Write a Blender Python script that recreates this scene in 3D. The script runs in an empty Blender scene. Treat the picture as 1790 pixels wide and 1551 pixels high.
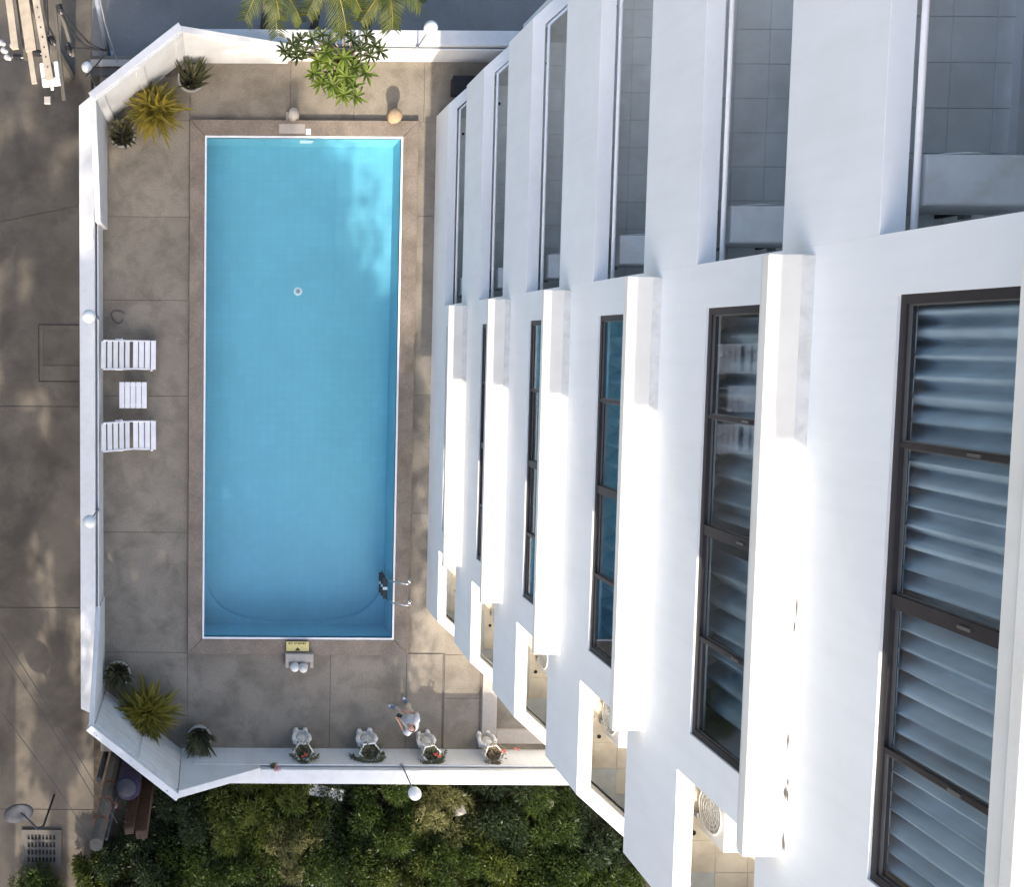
import bpy, math, random
import numpy as np
from mathutils import Vector, Matrix

sc = bpy.context.scene
C = sc.collection
R = math.radians
random.seed(7)

# ------------------------------------------------------------------ camera
F, PPX, PPY, TILT, ROLL, CAMZ = 1700.0, 372.454, 715.24, -0.0676, 0.006, 23.41   # in pixels of the 1790 x 1551 photograph
cd = bpy.data.cameras.new('camera'); cam = bpy.data.objects.new('camera', cd); C.objects.link(cam)
cd.sensor_width = 36.0; cd.lens = 36.0 * F / 1790.0
cd.shift_x = (895.0 - PPX) / 1790.0
cd.shift_y = (PPY - 775.5) / 1790.0
cd.clip_end = 2000.0
cam.location = (0, 0, CAMZ); cam.rotation_euler = (TILT, 0, ROLL)
sc.camera = cam

# ------------------------------------------------------------------ sky, sun, exposure
SUN_EL, SUN_AZ = R(35), R(-1.5)
wd = bpy.data.worlds.new('World'); sc.world = wd; wd.use_nodes = True
wn = wd.node_tree.nodes
sky = wn.new('ShaderNodeTexSky'); sky.sky_type = 'NISHITA'; sky.sun_disc = False; sky.dust_density = 3.8
sky.sun_elevation = SUN_EL; sky.sun_rotation = math.pi - SUN_AZ
wd.node_tree.links.new(sky.outputs[0], wn['Background'].inputs[0])
wn['Background'].inputs[1].default_value = 0.15
ld = bpy.data.lights.new('sun', 'SUN'); sun = bpy.data.objects.new('sun', ld); C.objects.link(sun)
ld.energy = 2.4; ld.angle = R(0.53); ld.color = (1.0, 0.90, 0.76)
to_sun = Vector((math.sin(SUN_AZ) * math.cos(SUN_EL), -math.cos(SUN_AZ) * math.cos(SUN_EL), math.sin(SUN_EL)))
sun.rotation_euler = (-to_sun).to_track_quat('-Z', 'Y').to_euler()
sc.view_settings.view_transform = 'Standard'
sc.view_settings.look = 'None'
sc.view_settings.exposure = 1.55
sc.view_settings.gamma = 1.0
sc.cycles.max_bounces = 8
sc.cycles.transparent_max_bounces = 12
sc.cycles.caustics_reflective = False
sc.cycles.caustics_refractive = False

# ------------------------------------------------------------------ helpers
_RM = Matrix.Rotation(ROLL, 3, 'Z') @ Matrix.Rotation(TILT, 3, 'X')
def P(px, py, z=0.0):
    """world point at height z that the photograph shows at pixel px, py"""
    d = _RM @ Vector(((px - PPX) / F, -(py - PPY) / F, -1.0))
    k = (z - CAMZ) / d.z
    return Vector((d.x * k, d.y * k, z))

def link(o, parent=None):
    C.objects.link(o)
    if parent is not None: o.parent = parent
    return o
def tag(o, label=None, cat=None, group=None, kind=None):
    if label: o['label'] = label
    if cat: o['category'] = cat
    if group: o['group'] = group
    if kind: o['kind'] = kind
    return o
def empty(name, loc=(0, 0, 0), rz=0.0, label=None, cat=None, group=None):
    o = bpy.data.objects.new(name, None); o.location = loc; o.rotation_euler = (0, 0, rz); o.empty_display_size = 0.1
    link(o); return tag(o, label, cat, group)
def copy_tree(o, parent=None):
    c = o.copy(); link(c, parent)
    for ch in list(o.children): copy_tree(ch, c)
    return c
def share(name, src, parent, loc=(0, 0, 0), rot=(0, 0, 0), scale=(1, 1, 1)):
    o = bpy.data.objects.new(name, src.data); o.location = loc; o.rotation_euler = rot; o.scale = scale
    return link(o, parent)

class MB:
    def __init__(s): s.v, s.f = [], []
    def add(s, vs, fs):
        b = len(s.v); s.v += [tuple(v) for v in vs]; s.f += [tuple(b + i for i in f) for f in fs]; return s
    def box(s, x0, x1, y0, y1, z0, z1):
        return s.add([(x0,y0,z0),(x1,y0,z0),(x1,y1,z0),(x0,y1,z0),(x0,y0,z1),(x1,y0,z1),(x1,y1,z1),(x0,y1,z1)],
                     [(3,2,1,0),(4,5,6,7),(0,1,5,4),(1,2,6,5),(2,3,7,6),(3,0,4,7)])
    def cbox(s, x0, x1, y0, y1, z0, z1, c=0.012):
        """box with chamfered top edges"""
        return s.add([(x0,y0,z0),(x1,y0,z0),(x1,y1,z0),(x0,y1,z0),(x0,y0,z1-c),(x1,y0,z1-c),(x1,y1,z1-c),(x0,y1,z1-c),
                      (x0+c,y0+c,z1),(x1-c,y0+c,z1),(x1-c,y1-c,z1),(x0+c,y1-c,z1)],
                     [(3,2,1,0),(0,1,5,4),(1,2,6,5),(2,3,7,6),(3,0,4,7),(4,5,9,8),(5,6,10,9),(6,7,11,10),(7,4,8,11),(8,9,10,11)])
    def prism(s, pts, z0, z1):
        n = len(pts)
        zt = z1 if isinstance(z1, (list, tuple)) else [z1] * n
        return s.add([(p[0], p[1], z0) for p in pts] + [(p[0], p[1], zt[i]) for i, p in enumerate(pts)],
                     [tuple(range(n))[::-1], tuple(range(n, 2 * n))] + [(i, (i + 1) % n, n + (i + 1) % n, n + i) for i in range(n)])
    def tube(s, path, rad, n=8, cap=True):
        path = [Vector(p) for p in path]; m = len(path)
        rads = rad if isinstance(rad, (list, tuple)) else [rad] * m
        rings = []; prev = None
        for i, p in enumerate(path):
            t = (path[min(i + 1, m - 1)] - path[max(i - 1, 0)])
            t = t.normalized() if t.length > 1e-9 else Vector((0, 0, 1))
            if prev is None:
                a = t.orthogonal().normalized()
            else:
                a = (prev - t * prev.dot(t)); a = a.normalized() if a.length > 1e-6 else t.orthogonal().normalized()
            prev = a; b = t.cross(a)
            rings.append([p + (a * math.cos(2 * math.pi * k / n) + b * math.sin(2 * math.pi * k / n)) * rads[i] for k in range(n)])
        vs = [v for r in rings for v in r]; fs = []
        for i in range(m - 1):
            for k in range(n):
                k2 = (k + 1) % n
                fs.append((i * n + k, i * n + k2, (i + 1) * n + k2, (i + 1) * n + k))
        if cap:
            fs.append(tuple(range(n))[::-1]); fs.append(tuple(range((m - 1) * n, m * n)))
        return s.add(vs, fs)
    def lathe(s, prof, n=20, c=(0, 0), sx=1.0, sy=1.0):
        vs = []; fs = []; m = len(prof)
        for r, z in prof:
            for k in range(n):
                a = 2 * math.pi * k / n
                vs.append((c[0] + r * sx * math.cos(a), c[1] + r * sy * math.sin(a), z))
        for i in range(m - 1):
            for k in range(n):
                k2 = (k + 1) % n
                fs.append((i * n + k, i * n + k2, (i + 1) * n + k2, (i + 1) * n + k))
        fs.append(tuple(range(n))[::-1]); fs.append(tuple(range((m - 1) * n, m * n)))
        return s.add(vs, fs)
    def ball(s, c, rx, ry=None, rz=None, n=14, m=9):
        ry = ry or rx; rz = rz or rx
        vs = []; fs = []
        for i in range(m + 1):
            t = math.pi * i / m
            for k in range(n):
                a = 2 * math.pi * k / n
                vs.append((c[0] + rx * math.sin(t) * math.cos(a), c[1] + ry * math.sin(t) * math.sin(a), c[2] - rz * math.cos(t)))
        for i in range(m):
            for k in range(n):
                k2 = (k + 1) % n; fs.append((i * n + k, i * n + k2, (i + 1) * n + k2, (i + 1) * n + k))
        return s.add(vs, fs)
    def leaf(s, base, d, length, width, droop=0.5, up=Vector((0, 0, 1)), n=4, fold=0.25, shape='strap'):
        base = Vector(base); d = Vector(d).normalized(); side = d.cross(up)
        if side.length < 1e-3: side = d.orthogonal()
        side.normalize(); nrm = side.cross(d).normalized()
        vs = []; fs = []
        p = base.copy(); dd = d.copy(); step = length / n
        for i in range(n + 1):
            t = i / n
            if shape == 'strap': w = width * (0.55 + 0.9 * t * (1 - t) * 1.8) * (1 - t ** 3)
            else: w = width * (math.sin(math.pi * min(1, 0.08 + t * 0.95)) ** 0.8) * (0.45 + 0.75 * t)
            w = max(w, 0.002)
            nn = side.cross(dd).normalized()
            vs += [p - side * w / 2 + nn * w * fold, p, p + side * w / 2 + nn * w * fold]
            if i:
                b = (i - 1) * 3
                fs += [(b, b + 1, b + 4, b + 3), (b + 1, b + 2, b + 5, b + 4)]
            dd = (dd - up * droop / n).normalized(); p = p + dd * step
        return s.add(vs, fs)
    def build(s, name, mat, parent=None, smooth=False, bevel=0.0, loc=None):
        me = bpy.data.meshes.new(name); me.from_pydata(s.v, [], s.f); me.update()
        if mat is not None: me.materials.append(mat)
        if smooth: me.polygons.foreach_set('use_smooth', [True] * len(me.polygons))
        o = bpy.data.objects.new(name, me); link(o, parent)
        if loc is not None: o.location = loc
        if bevel:
            m = o.modifiers.new('bevel', 'BEVEL'); m.width = bevel; m.segments = 2; m.limit_method = 'ANGLE'
        return o

def np_mesh(name, V, Fq, mat, parent=None):
    me = bpy.data.meshes.new(name)
    nv = len(V); nf = len(Fq); k = Fq.shape[1]
    me.vertices.add(nv); me.vertices.foreach_set('co', V.astype(np.float32).ravel())
    me.loops.add(nf * k); me.loops.foreach_set('vertex_index', Fq.astype(np.int32).ravel())
    me.polygons.add(nf); me.polygons.foreach_set('loop_start', np.arange(0, nf * k, k, dtype=np.int32))
    me.update(calc_edges=True); me.validate()
    me.materials.append(mat)
    return link(bpy.data.objects.new(name, me), parent)

def leaf_cloud(name, pts, dirs, length, width, mat, parent, rng, jitter=0.6, curl=0.25):
    """one four-sided folded leaf per point, growing along its direction"""
    n = len(pts)
    d = dirs + rng.normal(0, jitter, (n, 3)); d /= np.linalg.norm(d, axis=1, keepdims=True)
    a = rng.normal(0, 1, (n, 3)); s = np.cross(d, a); s /= np.linalg.norm(s, axis=1, keepdims=True) + 1e-9
    # keep leaf faces turned up more often than not
    nr = np.cross(s, d); flip = nr[:, 2] < 0; s[flip] *= -1; nr[flip] *= -1
    L = (length * rng.uniform(0.6, 1.25, n))[:, None]; W = (width * rng.uniform(0.7, 1.2, n))[:, None]
    tip = pts + d * L - nr * L * curl
    mid = pts + d * L * 0.45
    V = np.stack([pts, mid + s * W / 2 + nr * W * 0.15, tip, mid - s * W / 2 + nr * W * 0.15], 1).reshape(-1, 3)
    return np_mesh(name, V, np.arange(n * 4).reshape(n, 4), mat, parent)

# ------------------------------------------------------------------ materials
def new_mat(name):
    m = bpy.data.materials.new(name); m.use_nodes = True
    nt = m.node_tree; b = nt.nodes['Principled BSDF']
    return m, nt, b
def node(nt, t, **kw):
    n = nt.nodes.new(t)
    for k, v in kw.items(): setattr(n, k, v)
    return n
def noise(nt, vec, scale, detail=5, rough=0.55, dist=0.0):
    n = node(nt, 'ShaderNodeTexNoise'); n.inputs['Scale'].default_value = scale; n.inputs['Detail'].default_value = detail
    n.inputs['Roughness'].default_value = rough; n.inputs['Distortion'].default_value = dist
    nt.links.new(vec, n.inputs['Vector']); return n.outputs['Fac']
def ramp(nt, fac, stops):
    r = node(nt, 'ShaderNodeValToRGB'); e = r.color_ramp.elements
    while len(e) < len(stops): e.new(0.5)
    for el, (p, c) in zip(e, stops): el.position = p; el.color = (*c, 1) if len(c) == 3 else c
    nt.links.new(fac, r.inputs['Fac']); return r.outputs['Color']
def mix(nt, fac, a, b, mode='MIX'):
    m = node(nt, 'ShaderNodeMix', data_type='RGBA', blend_type=mode)
    for sock, val in ((m.inputs[0], fac), (m.inputs[6], a), (m.inputs[7], b)):
        if isinstance(val, (int, float)): sock.default_value = val
        elif isinstance(val, tuple): sock.default_value = (*val, 1)
        else: nt.links.new(val, sock)
    return m.outputs[2]
def pos(nt): return node(nt, 'ShaderNodeNewGeometry').outputs['Position']
def bump(nt, b, fac, strength, dist=0.01):
    n = node(nt, 'ShaderNodeBump'); n.inputs['Strength'].default_value = strength; n.inputs['Distance'].default_value = dist
    nt.links.new(fac, n.inputs['Height']); nt.links.new(n.outputs[0], b.inputs['Normal'])

def surf(name, c, vary=0.12, scale=3.0, rough=0.7, spec=0.3, metal=0.0, bmp=0.0, bscale=60.0, dirt=None, dirt_amt=0.3, dirt_scale=1.2, speck=0.0, objvar=0.0):
    """general procedural surface: base colour, soft variation, blotchy dirt, fine speckle"""
    m, nt, b = new_mat(name); p = pos(nt)
    lo = tuple(x * (1 - vary) for x in c); hi = tuple(min(1, x * (1 + vary)) for x in c)
    col = ramp(nt, noise(nt, p, scale, 6), [(0.3, lo), (0.7, hi)])
    if dirt is not None:
        f = ramp(nt, noise(nt, p, dirt_scale, 8, 0.62, 0.3), [(0.44, (0, 0, 0)), (0.66, (dirt_amt,) * 3)])
        col = mix(nt, f, col, dirt)
    if speck:
        f = ramp(nt, noise(nt, p, 38, 4, 0.75), [(0.35, (1 - speck,) * 3), (0.65, (1 + 0 * speck,) * 3)])
        col = mix(nt, 1.0, col, f, 'MULTIPLY')
    if objvar:
        oi = node(nt, 'ShaderNodeObjectInfo')
        f = ramp(nt, oi.outputs['Random'], [(0, (1 - objvar,) * 3), (1, (1.0,) * 3)])
        col = mix(nt, 1.0, col, f, 'MULTIPLY')
    nt.links.new(col, b.inputs['Base Color'])
    b.inputs['Roughness'].default_value = rough; b.inputs['Metallic'].default_value = metal
    b.inputs['Specular IOR Level'].default_value = spec
    if bmp: bump(nt, b, noise(nt, p, bscale, 4), bmp)
    return m

def leaf_mat(name, cols, trans=0.35, rough=0.45):
    m, nt, b = new_mat(name)
    g = node(nt, 'ShaderNodeNewGeometry')
    col = ramp(nt, g.outputs['Random Per Island'], [(i / max(1, len(cols) - 1), c) for i, c in enumerate(cols)])
    col = mix(nt, 0.6, col, ramp(nt, noise(nt, g.outputs['Position'], 2.2, 3), [(0.3, tuple(x * 0.6 for x in cols[0])), (0.7, cols[-1])]))
    nt.links.new(col, b.inputs['Base Color']); b.inputs['Roughness'].default_value = rough
    b.inputs['Specular IOR Level'].default_value = 0.35
    t = node(nt, 'ShaderNodeBsdfTranslucent'); nt.links.new(col, t.inputs[0])
    ms = node(nt, 'ShaderNodeMixShader'); ms.inputs[0].default_value = trans
    nt.links.new(b.outputs[0], ms.inputs[1]); nt.links.new(t.outputs[0], ms.inputs[2])
    nt.links.new(ms.outputs[0], nt.nodes['Material Output'].inputs[0])
    return m

M = {}
def streaks(m, amt):
    nt = m.node_tree; b = nt.nodes['Principled BSDF']; src = b.inputs['Base Color'].links[0].from_socket
    mp = node(nt, 'ShaderNodeMapping'); mp.inputs['Scale'].default_value = (2.2, 2.2, 0.16); nt.links.new(pos(nt), mp.inputs['Vector'])
    f = ramp(nt, noise(nt, mp.outputs[0], 3.0, 6, 0.6), [(0.45, (1.0, 1.0, 1.0)), (0.75, (1 - amt, 1 - amt, 1 - amt * 1.15))])
    nt.links.new(mix(nt, 1.0, src, f, 'MULTIPLY'), b.inputs['Base Color']); return m
M['paint'] = surf('white_facade_paint', (0.80, 0.80, 0.79), 0.025, 1.2, 0.75, 0.25, bmp=0.06, bscale=25, dirt=(0.62, 0.61, 0.57), dirt_amt=0.16, dirt_scale=0.9); streaks(M['paint'], 0.035)
M['ledge'] = surf('cream_ledge_paint', (0.71, 0.685, 0.63), 0.03, 2.0, 0.8, 0.2, bmp=0.1, bscale=30, dirt=(0.55, 0.51, 0.44), dirt_amt=0.3, dirt_scale=1.6)
M['wall'] = surf('white_wall_paint', (0.66, 0.665, 0.67), 0.03, 1.5, 0.75, 0.25, bmp=0.12, bscale=30, dirt=(0.48, 0.47, 0.44), dirt_amt=0.3, dirt_scale=1.4); streaks(M['wall'], 0.07)
M['deck'] = surf('deck_concrete', (0.318, 0.279, 0.225), 0.12, 0.8, 0.85, 0.2, bmp=0.25, bscale=90, dirt=(0.185, 0.160, 0.128), dirt_amt=0.75, dirt_scale=1.5, speck=0.34, objvar=0.10)
M['joint'] = surf('dark_joint', (0.13, 0.115, 0.10), 0.2, 6, 0.95)
M['coping'] = surf('pebble_wash_coping', (0.298, 0.246, 0.198), 0.16, 2.0, 0.85, 0.2, bmp=0.5, bscale=140, dirt=(0.165, 0.13, 0.105), dirt_amt=0.6, dirt_scale=1.3, speck=0.35, objvar=0.06)
M['road'] = surf('road_concrete', (0.160, 0.137, 0.110), 0.22, 0.9, 0.9, 0.2, bmp=0.3, bscale=70, dirt=(0.060, 0.053, 0.046), dirt_amt=0.75, dirt_scale=0.55, speck=0.15, objvar=0.12)
M['asphalt'] = surf('asphalt', (0.235, 0.225, 0.21), 0.12, 0.7, 0.9, 0.2, bmp=0.3, bscale=70, dirt=(0.16, 0.155, 0.15), dirt_amt=0.6, dirt_scale=0.6, speck=0.2)
M['ground'] = surf('ground', (0.16, 0.15, 0.135), 0.25, 0.08, 0.95)
M['soil'] = surf('garden_soil', (0.045, 0.035, 0.026), 0.4, 5, 0.98, bmp=0.6, bscale=25)
M['bronze'] = surf('bronze_frame', (0.028, 0.024, 0.026), 0.15, 6, 0.42, 0.5)
M['sash'] = surf('sash_aluminium', (0.24, 0.23, 0.22), 0.1, 6, 0.35, 0.5, metal=0.7)
M['tile'] = surf('balcony_tile', (0.86, 0.88, 0.85), 0.05, 3, 0.4, 0.4, dirt=(0.6, 0.6, 0.54), dirt_amt=0.35, dirt_scale=2.0, objvar=0.04)
M['tilelit'] = surf('balcony_tile_sunlit', (0.80, 0.72, 0.56), 0.05, 3, 0.4, 0.4, dirt=(0.40, 0.33, 0.22), dirt_amt=0.4, dirt_scale=2.4, objvar=0.06)  # lower balcony tile, with warm sunlight put into its colour
M['tilebed'] = surf('tile_grout', (0.62, 0.64, 0.62), 0.1, 6, 0.9)
M['room'] = surf('room_wall', (0.66, 0.65, 0.62), 0.05, 2, 0.85)
M['roomdark'] = surf('dark_glass_door', (0.02, 0.02, 0.022), 0.1, 3, 0.2, 0.5)
M['ac'] = surf('condenser_enamel', (0.78, 0.78, 0.76), 0.03, 4, 0.5, 0.4, dirt=(0.50, 0.42, 0.30), dirt_amt=0.3, dirt_scale=3.2)
M['dark'] = surf('dark_plastic', (0.02, 0.02, 0.022), 0.2, 8, 0.5)
M['grey'] = surf('grey_metal', (0.30, 0.31, 0.33), 0.12, 5, 0.45, 0.5, metal=0.5)
M['steel'] = surf('stainless_steel', (0.62, 0.62, 0.60), 0.05, 5, 0.18, 0.5, metal=1.0)
M['dish'] = surf('shade_dark_dish', (0.058, 0.062, 0.072), 0.15, 5, 0.9, 0.05)  # grey darkened to put the bottom-left shade into the colour
M['pipe'] = surf('blue_grey_pipe', (0.30, 0.34, 0.42), 0.1, 4, 0.4, 0.4)
M['plastic'] = surf('white_plastic', (0.78, 0.78, 0.80), 0.03, 6, 0.45, 0.4, dirt=(0.5, 0.48, 0.44), dirt_amt=0.2, dirt_scale=5)
M['globe'] = surf('opal_globe', (0.76, 0.77, 0.75), 0.04, 6, 0.3, 0.5, dirt=(0.5, 0.5, 0.45), dirt_amt=0.3, dirt_scale=7)
M['pot'] = surf('pot_cement', (0.36, 0.35, 0.33), 0.15, 9, 0.85, bmp=0.2)
M['plaster'] = surf('white_plaster', (0.70, 0.69, 0.66), 0.06, 10, 0.8, bmp=0.4, bscale=40, dirt=(0.34, 0.31, 0.26), dirt_amt=0.5, dirt_scale=8)
M['stone'] = surf('pale_stone', (0.42, 0.38, 0.34), 0.12, 6, 0.85, bmp=0.3, dirt=(0.25, 0.22, 0.19), dirt_amt=0.4, dirt_scale=6)
M['tanstone'] = surf('tan_stone', (0.42, 0.30, 0.18), 0.12, 6, 0.85, bmp=0.3, dirt=(0.25, 0.18, 0.12), dirt_amt=0.4, dirt_scale=6)
M['yellow'] = surf('yellow_sign', (0.62, 0.52, 0.20), 0.05, 8, 0.5, dirt=(0.4, 0.33, 0.2), dirt_amt=0.3, dirt_scale=8)
M['black'] = surf('black_print', (0.03, 0.028, 0.025), 0.1, 8, 0.6)
M['beam'] = surf('weathered_crossarm', (0.36, 0.31, 0.245), 0.14, 7, 0.8, bmp=0.2, dirt=(0.26, 0.22, 0.18), dirt_amt=0.5, dirt_scale=4)
M['polecon'] = surf('pole_concrete', (0.11, 0.10, 0.087), 0.15, 5, 0.9, bmp=0.3, dirt=(0.12, 0.11, 0.10), dirt_amt=0.5, dirt_scale=3)  # base darkened too, carrying the shade around the lower pole
M['wood'] = surf('brown_timber', (0.06, 0.036, 0.026), 0.3, 9, 0.85, bmp=0.4)
M['bark'] = surf('bark', (0.12, 0.095, 0.07), 0.3, 7, 0.95, bmp=0.6)
M['wire'] = surf('black_cable', (0.02, 0.02, 0.022), 0.1, 5, 0.6)
M['fan'] = surf('fan_plastic', (0.50, 0.47, 0.40), 0.1, 6, 0.6)
M['mortar'] = surf('mortar_fillet', (0.58, 0.57, 0.54), 0.06, 5, 0.9, dirt=(0.36, 0.34, 0.31), dirt_amt=0.4, dirt_scale=7)
M['powerline'] = surf('power_line', (0.06, 0.06, 0.06), 0.1, 5, 0.6)
M['porcelain'] = surf('porcelain', (0.38, 0.37, 0.36), 0.08, 8, 0.25, 0.5)
M['rust'] = surf('rusty_iron', (0.16, 0.08, 0.05), 0.3, 12, 0.85)
M['skin'] = surf('skin', (0.42, 0.25, 0.18), 0.08, 12, 0.5, 0.4)
M['hair'] = surf('brown_hair', (0.035, 0.022, 0.016), 0.3, 40, 0.6)
M['shirt'] = surf('pale_grey_shirt', (0.52, 0.52, 0.55), 0.06, 14, 0.9, bmp=0.2, bscale=30)
M['shorts'] = surf('beige_trousers', (0.47, 0.40, 0.33), 0.08, 14, 0.9)
M['shoe'] = surf('blue_shoe', (0.12, 0.17, 0.28), 0.15, 20, 0.7)
M['shoewhite'] = surf('shoe_rubber', (0.6, 0.62, 0.64), 0.08, 20, 0.6)
M['purple'] = surf('dark_blue_drum', (0.03, 0.027, 0.055), 0.3, 6, 0.8, 0.1)

def pool_tile(name, c, grout):
    m, nt, b = new_mat(name); p = pos(nt)
    br = node(nt, 'ShaderNodeTexBrick'); br.offset = 0.0; br.squash = 1.0
    br.inputs['Scale'].default_value = 1.0; br.inputs['Brick Width'].default_value = 0.2; br.inputs['Row Height'].default_value = 0.2
    br.inputs['Mortar Size'].default_value = 0.006; br.inputs['Mortar Smooth'].default_value = 0.3
    br.inputs['Color1'].default_value = (*c, 1); br.inputs['Color2'].default_value = (*[x * 0.95 for x in c], 1)
    br.inputs['Mortar'].default_value = (*grout, 1)
    nt.links.new(p, br.inputs['Vector'])
    f = ramp(nt, noise(nt, p, 0.9, 5), [(0.3, (0.92,) * 3), (0.7, (1.0,) * 3)])
    nt.links.new(mix(nt, 1.0, br.outputs['Color'], f, 'MULTIPLY'), b.inputs['Base Color'])
    b.inputs['Roughness'].default_value = 0.4
    return m
M['basin'] = pool_tile('pool_tile', (0.205, 0.485, 0.595), (0.175, 0.43, 0.535))

def schlick(nt, f0):
    lw = node(nt, 'ShaderNodeLayerWeight'); lw.inputs['Blend'].default_value = 0.5
    pw_ = node(nt, 'ShaderNodeMath', operation='POWER'); pw_.inputs[1].default_value = 5.0; nt.links.new(lw.outputs['Facing'], pw_.inputs[0])
    mm = node(nt, 'ShaderNodeMath', operation='MULTIPLY_ADD'); mm.inputs[1].default_value = 1 - f0; mm.inputs[2].default_value = f0
    nt.links.new(pw_.outputs[0], mm.inputs[0]); return mm.outputs[0]
def water_mat():
    m, nt, b = new_mat('pool_water'); nt.nodes.remove(b)
    p = pos(nt)
    t = node(nt, 'ShaderNodeBsdfTransparent'); t.inputs[0].default_value = (0.82, 0.955, 0.98, 1)
    g = node(nt, 'ShaderNodeBsdfGlossy'); g.inputs['Roughness'].default_value = 0.03; g.inputs[0].default_value = (1, 1, 1, 1)
    bp = node(nt, 'ShaderNodeBump'); bp.inputs['Strength'].default_value = 0.12; bp.inputs['Distance'].default_value = 0.02
    nt.links.new(noise(nt, p, 2.6, 3, 0.5, 0.4), bp.inputs['Height'])
    nt.links.new(bp.outputs[0], g.inputs['Normal'])
    ms = node(nt, 'ShaderNodeMixShader'); nt.links.new(schlick(nt, 0.02), ms.inputs[0])
    nt.links.new(t.outputs[0], ms.inputs[1]); nt.links.new(g.outputs[0], ms.inputs[2])
    nt.links.new(ms.outputs[0], nt.nodes['Material Output'].inputs[0]); return m
M['water'] = water_mat()

def glass_mat():
    m, nt, b = new_mat('window_glass'); nt.nodes.remove(b)
    t = node(nt, 'ShaderNodeBsdfTransparent'); t.inputs[0].default_value = (0.91, 0.945, 0.955, 1)
    g = node(nt, 'ShaderNodeBsdfGlossy'); g.inputs['Roughness'].default_value = 0.015; g.inputs[0].default_value = (1, 1, 1, 1)
    ms = node(nt, 'ShaderNodeMixShader'); nt.links.new(schlick(nt, 0.045), ms.inputs[0])
    nt.links.new(t.outputs[0], ms.inputs[1]); nt.links.new(g.outputs[0], ms.inputs[2])
    nt.links.new(ms.outputs[0], nt.nodes['Material Output'].inputs[0]); return m
M['glass'] = glass_mat()
M['curtain'] = leaf_mat('curtain_cloth', [(0.66, 0.74, 0.80), (0.68, 0.76, 0.82)], 0.15, 0.9)
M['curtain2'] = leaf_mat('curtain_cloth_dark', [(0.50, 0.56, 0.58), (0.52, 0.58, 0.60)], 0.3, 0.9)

M['strap'] = leaf_mat('yellow_green_leaf', [(0.13, 0.13, 0.02), (0.26, 0.23, 0.035), (0.42, 0.31, 0.05)], 0.3)
M['strap2'] = leaf_mat('olive_leaf', [(0.10, 0.11, 0.015), (0.22, 0.20, 0.03), (0.36, 0.29, 0.05)], 0.3)
M['sansev'] = leaf_mat('grey_green_blade', [(0.03, 0.04, 0.018), (0.09, 0.10, 0.045), (0.26, 0.25, 0.13)], 0.2)
M['garden'] = leaf_mat('garden_leaf', [(0.016, 0.034, 0.007), (0.040, 0.070, 0.013), (0.085, 0.125, 0.022)])
M['garden2'] = leaf_mat('garden_leaf_light', [(0.028, 0.05, 0.009), (0.07, 0.105, 0.018), (0.16, 0.185, 0.035)])
M['garden3'] = leaf_mat('garden_leaf_blue', [(0.012, 0.026, 0.011), (0.026, 0.047, 0.018), (0.055, 0.08, 0.032)])
M['garden4'] = leaf_mat('garden_leaf_yellow', [(0.08, 0.10, 0.025), (0.17, 0.17, 0.05), (0.32, 0.30, 0.13)])
M['frangi'] = leaf_mat('frangipani_leaf', [(0.055, 0.10, 0.015), (0.12, 0.18, 0.025), (0.20, 0.26, 0.04)])
M['frangidark'] = leaf_mat('frangipani_leaf_dark', [(0.025, 0.045, 0.012), (0.045, 0.07, 0.02), (0.08, 0.11, 0.03)])
M['palm'] = leaf_mat('palm_leaf', [(0.03, 0.055, 0.012), (0.065, 0.10, 0.02), (0.15, 0.165, 0.035)])
M['treeleaf'] = leaf_mat('tree_leaf', [(0.04, 0.07, 0.015), (0.07, 0.11, 0.02), (0.10, 0.14, 0.03)])
M['potplant'] = leaf_mat('trailing_leaf', [(0.05, 0.07, 0.03), (0.10, 0.12, 0.06), (0.17, 0.17, 0.10)])
M['dryplant'] = leaf_mat('dry_leaf', [(0.14, 0.10, 0.05), (0.26, 0.20, 0.11), (0.36, 0.30, 0.18)])
M['redflower'] = leaf_mat('red_petal', [(0.42, 0.08, 0.06), (0.55, 0.14, 0.10)])
M['pinkflower'] = leaf_mat('pink_petal', [(0.45, 0.12, 0.16), (0.60, 0.25, 0.28)])

# ------------------------------------------------------------------ ground and roads
ZR = -0.90
gz = ZR - 0.03
g = MB().add([(-400, -400, gz), (400, -400, gz), (400, 400, gz), (-400, 400, gz), (-2.0, -8.6, gz), (6.0, -8.6, gz), (6.0, 6.0, gz), (-2.0, 6.0, gz)],
             [(0, 1, 5, 4), (1, 2, 6, 5), (2, 3, 7, 6), (3, 0, 4, 7)]).build('ground', M['ground'])
tag(g, kind='structure')
road = MB().box(-11.2, -3.02, -40, 9.4, ZR - 0.026, ZR - 0.012).build('road', M['joint']); tag(road, kind='structure')
ys = [9.4, P(0, 385, ZR).y, P(0, 710, ZR).y, P(0, 1062, ZR).y, P(0, 1415, ZR).y, -16.2, -20.5, -25, -30, -40]
for i in range(len(ys) - 1):
    for x0, x1 in ((-11.2, -7.21), (-7.19, -3.02)):
        a, b = ys[i], ys[i + 1]
        t0 = 0.42 if i == 1 else 0.0; t1 = 0.42 if i == 0 else 0.0   # one joint runs askew
        xs = lambda x: (x + 5.1) / 2.0
        pts = [(x0, b + 0.012 + (xs(x0) * t1)), (x1, b + 0.012 + (xs(x1) * t1)), (x1, a - 0.012 + (xs(x1) * t0)), (x0, a - 0.012 + (xs(x0) * t0))]
        MB().prism(pts, ZR - 0.02, ZR).build('road_slab', M['road'], road)
lane = MB().box(-11.2, 60, 9.42, 24, ZR - 0.026, ZR - 0.006).build('lane', M['asphalt']); tag(lane, kind='structure')
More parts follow.
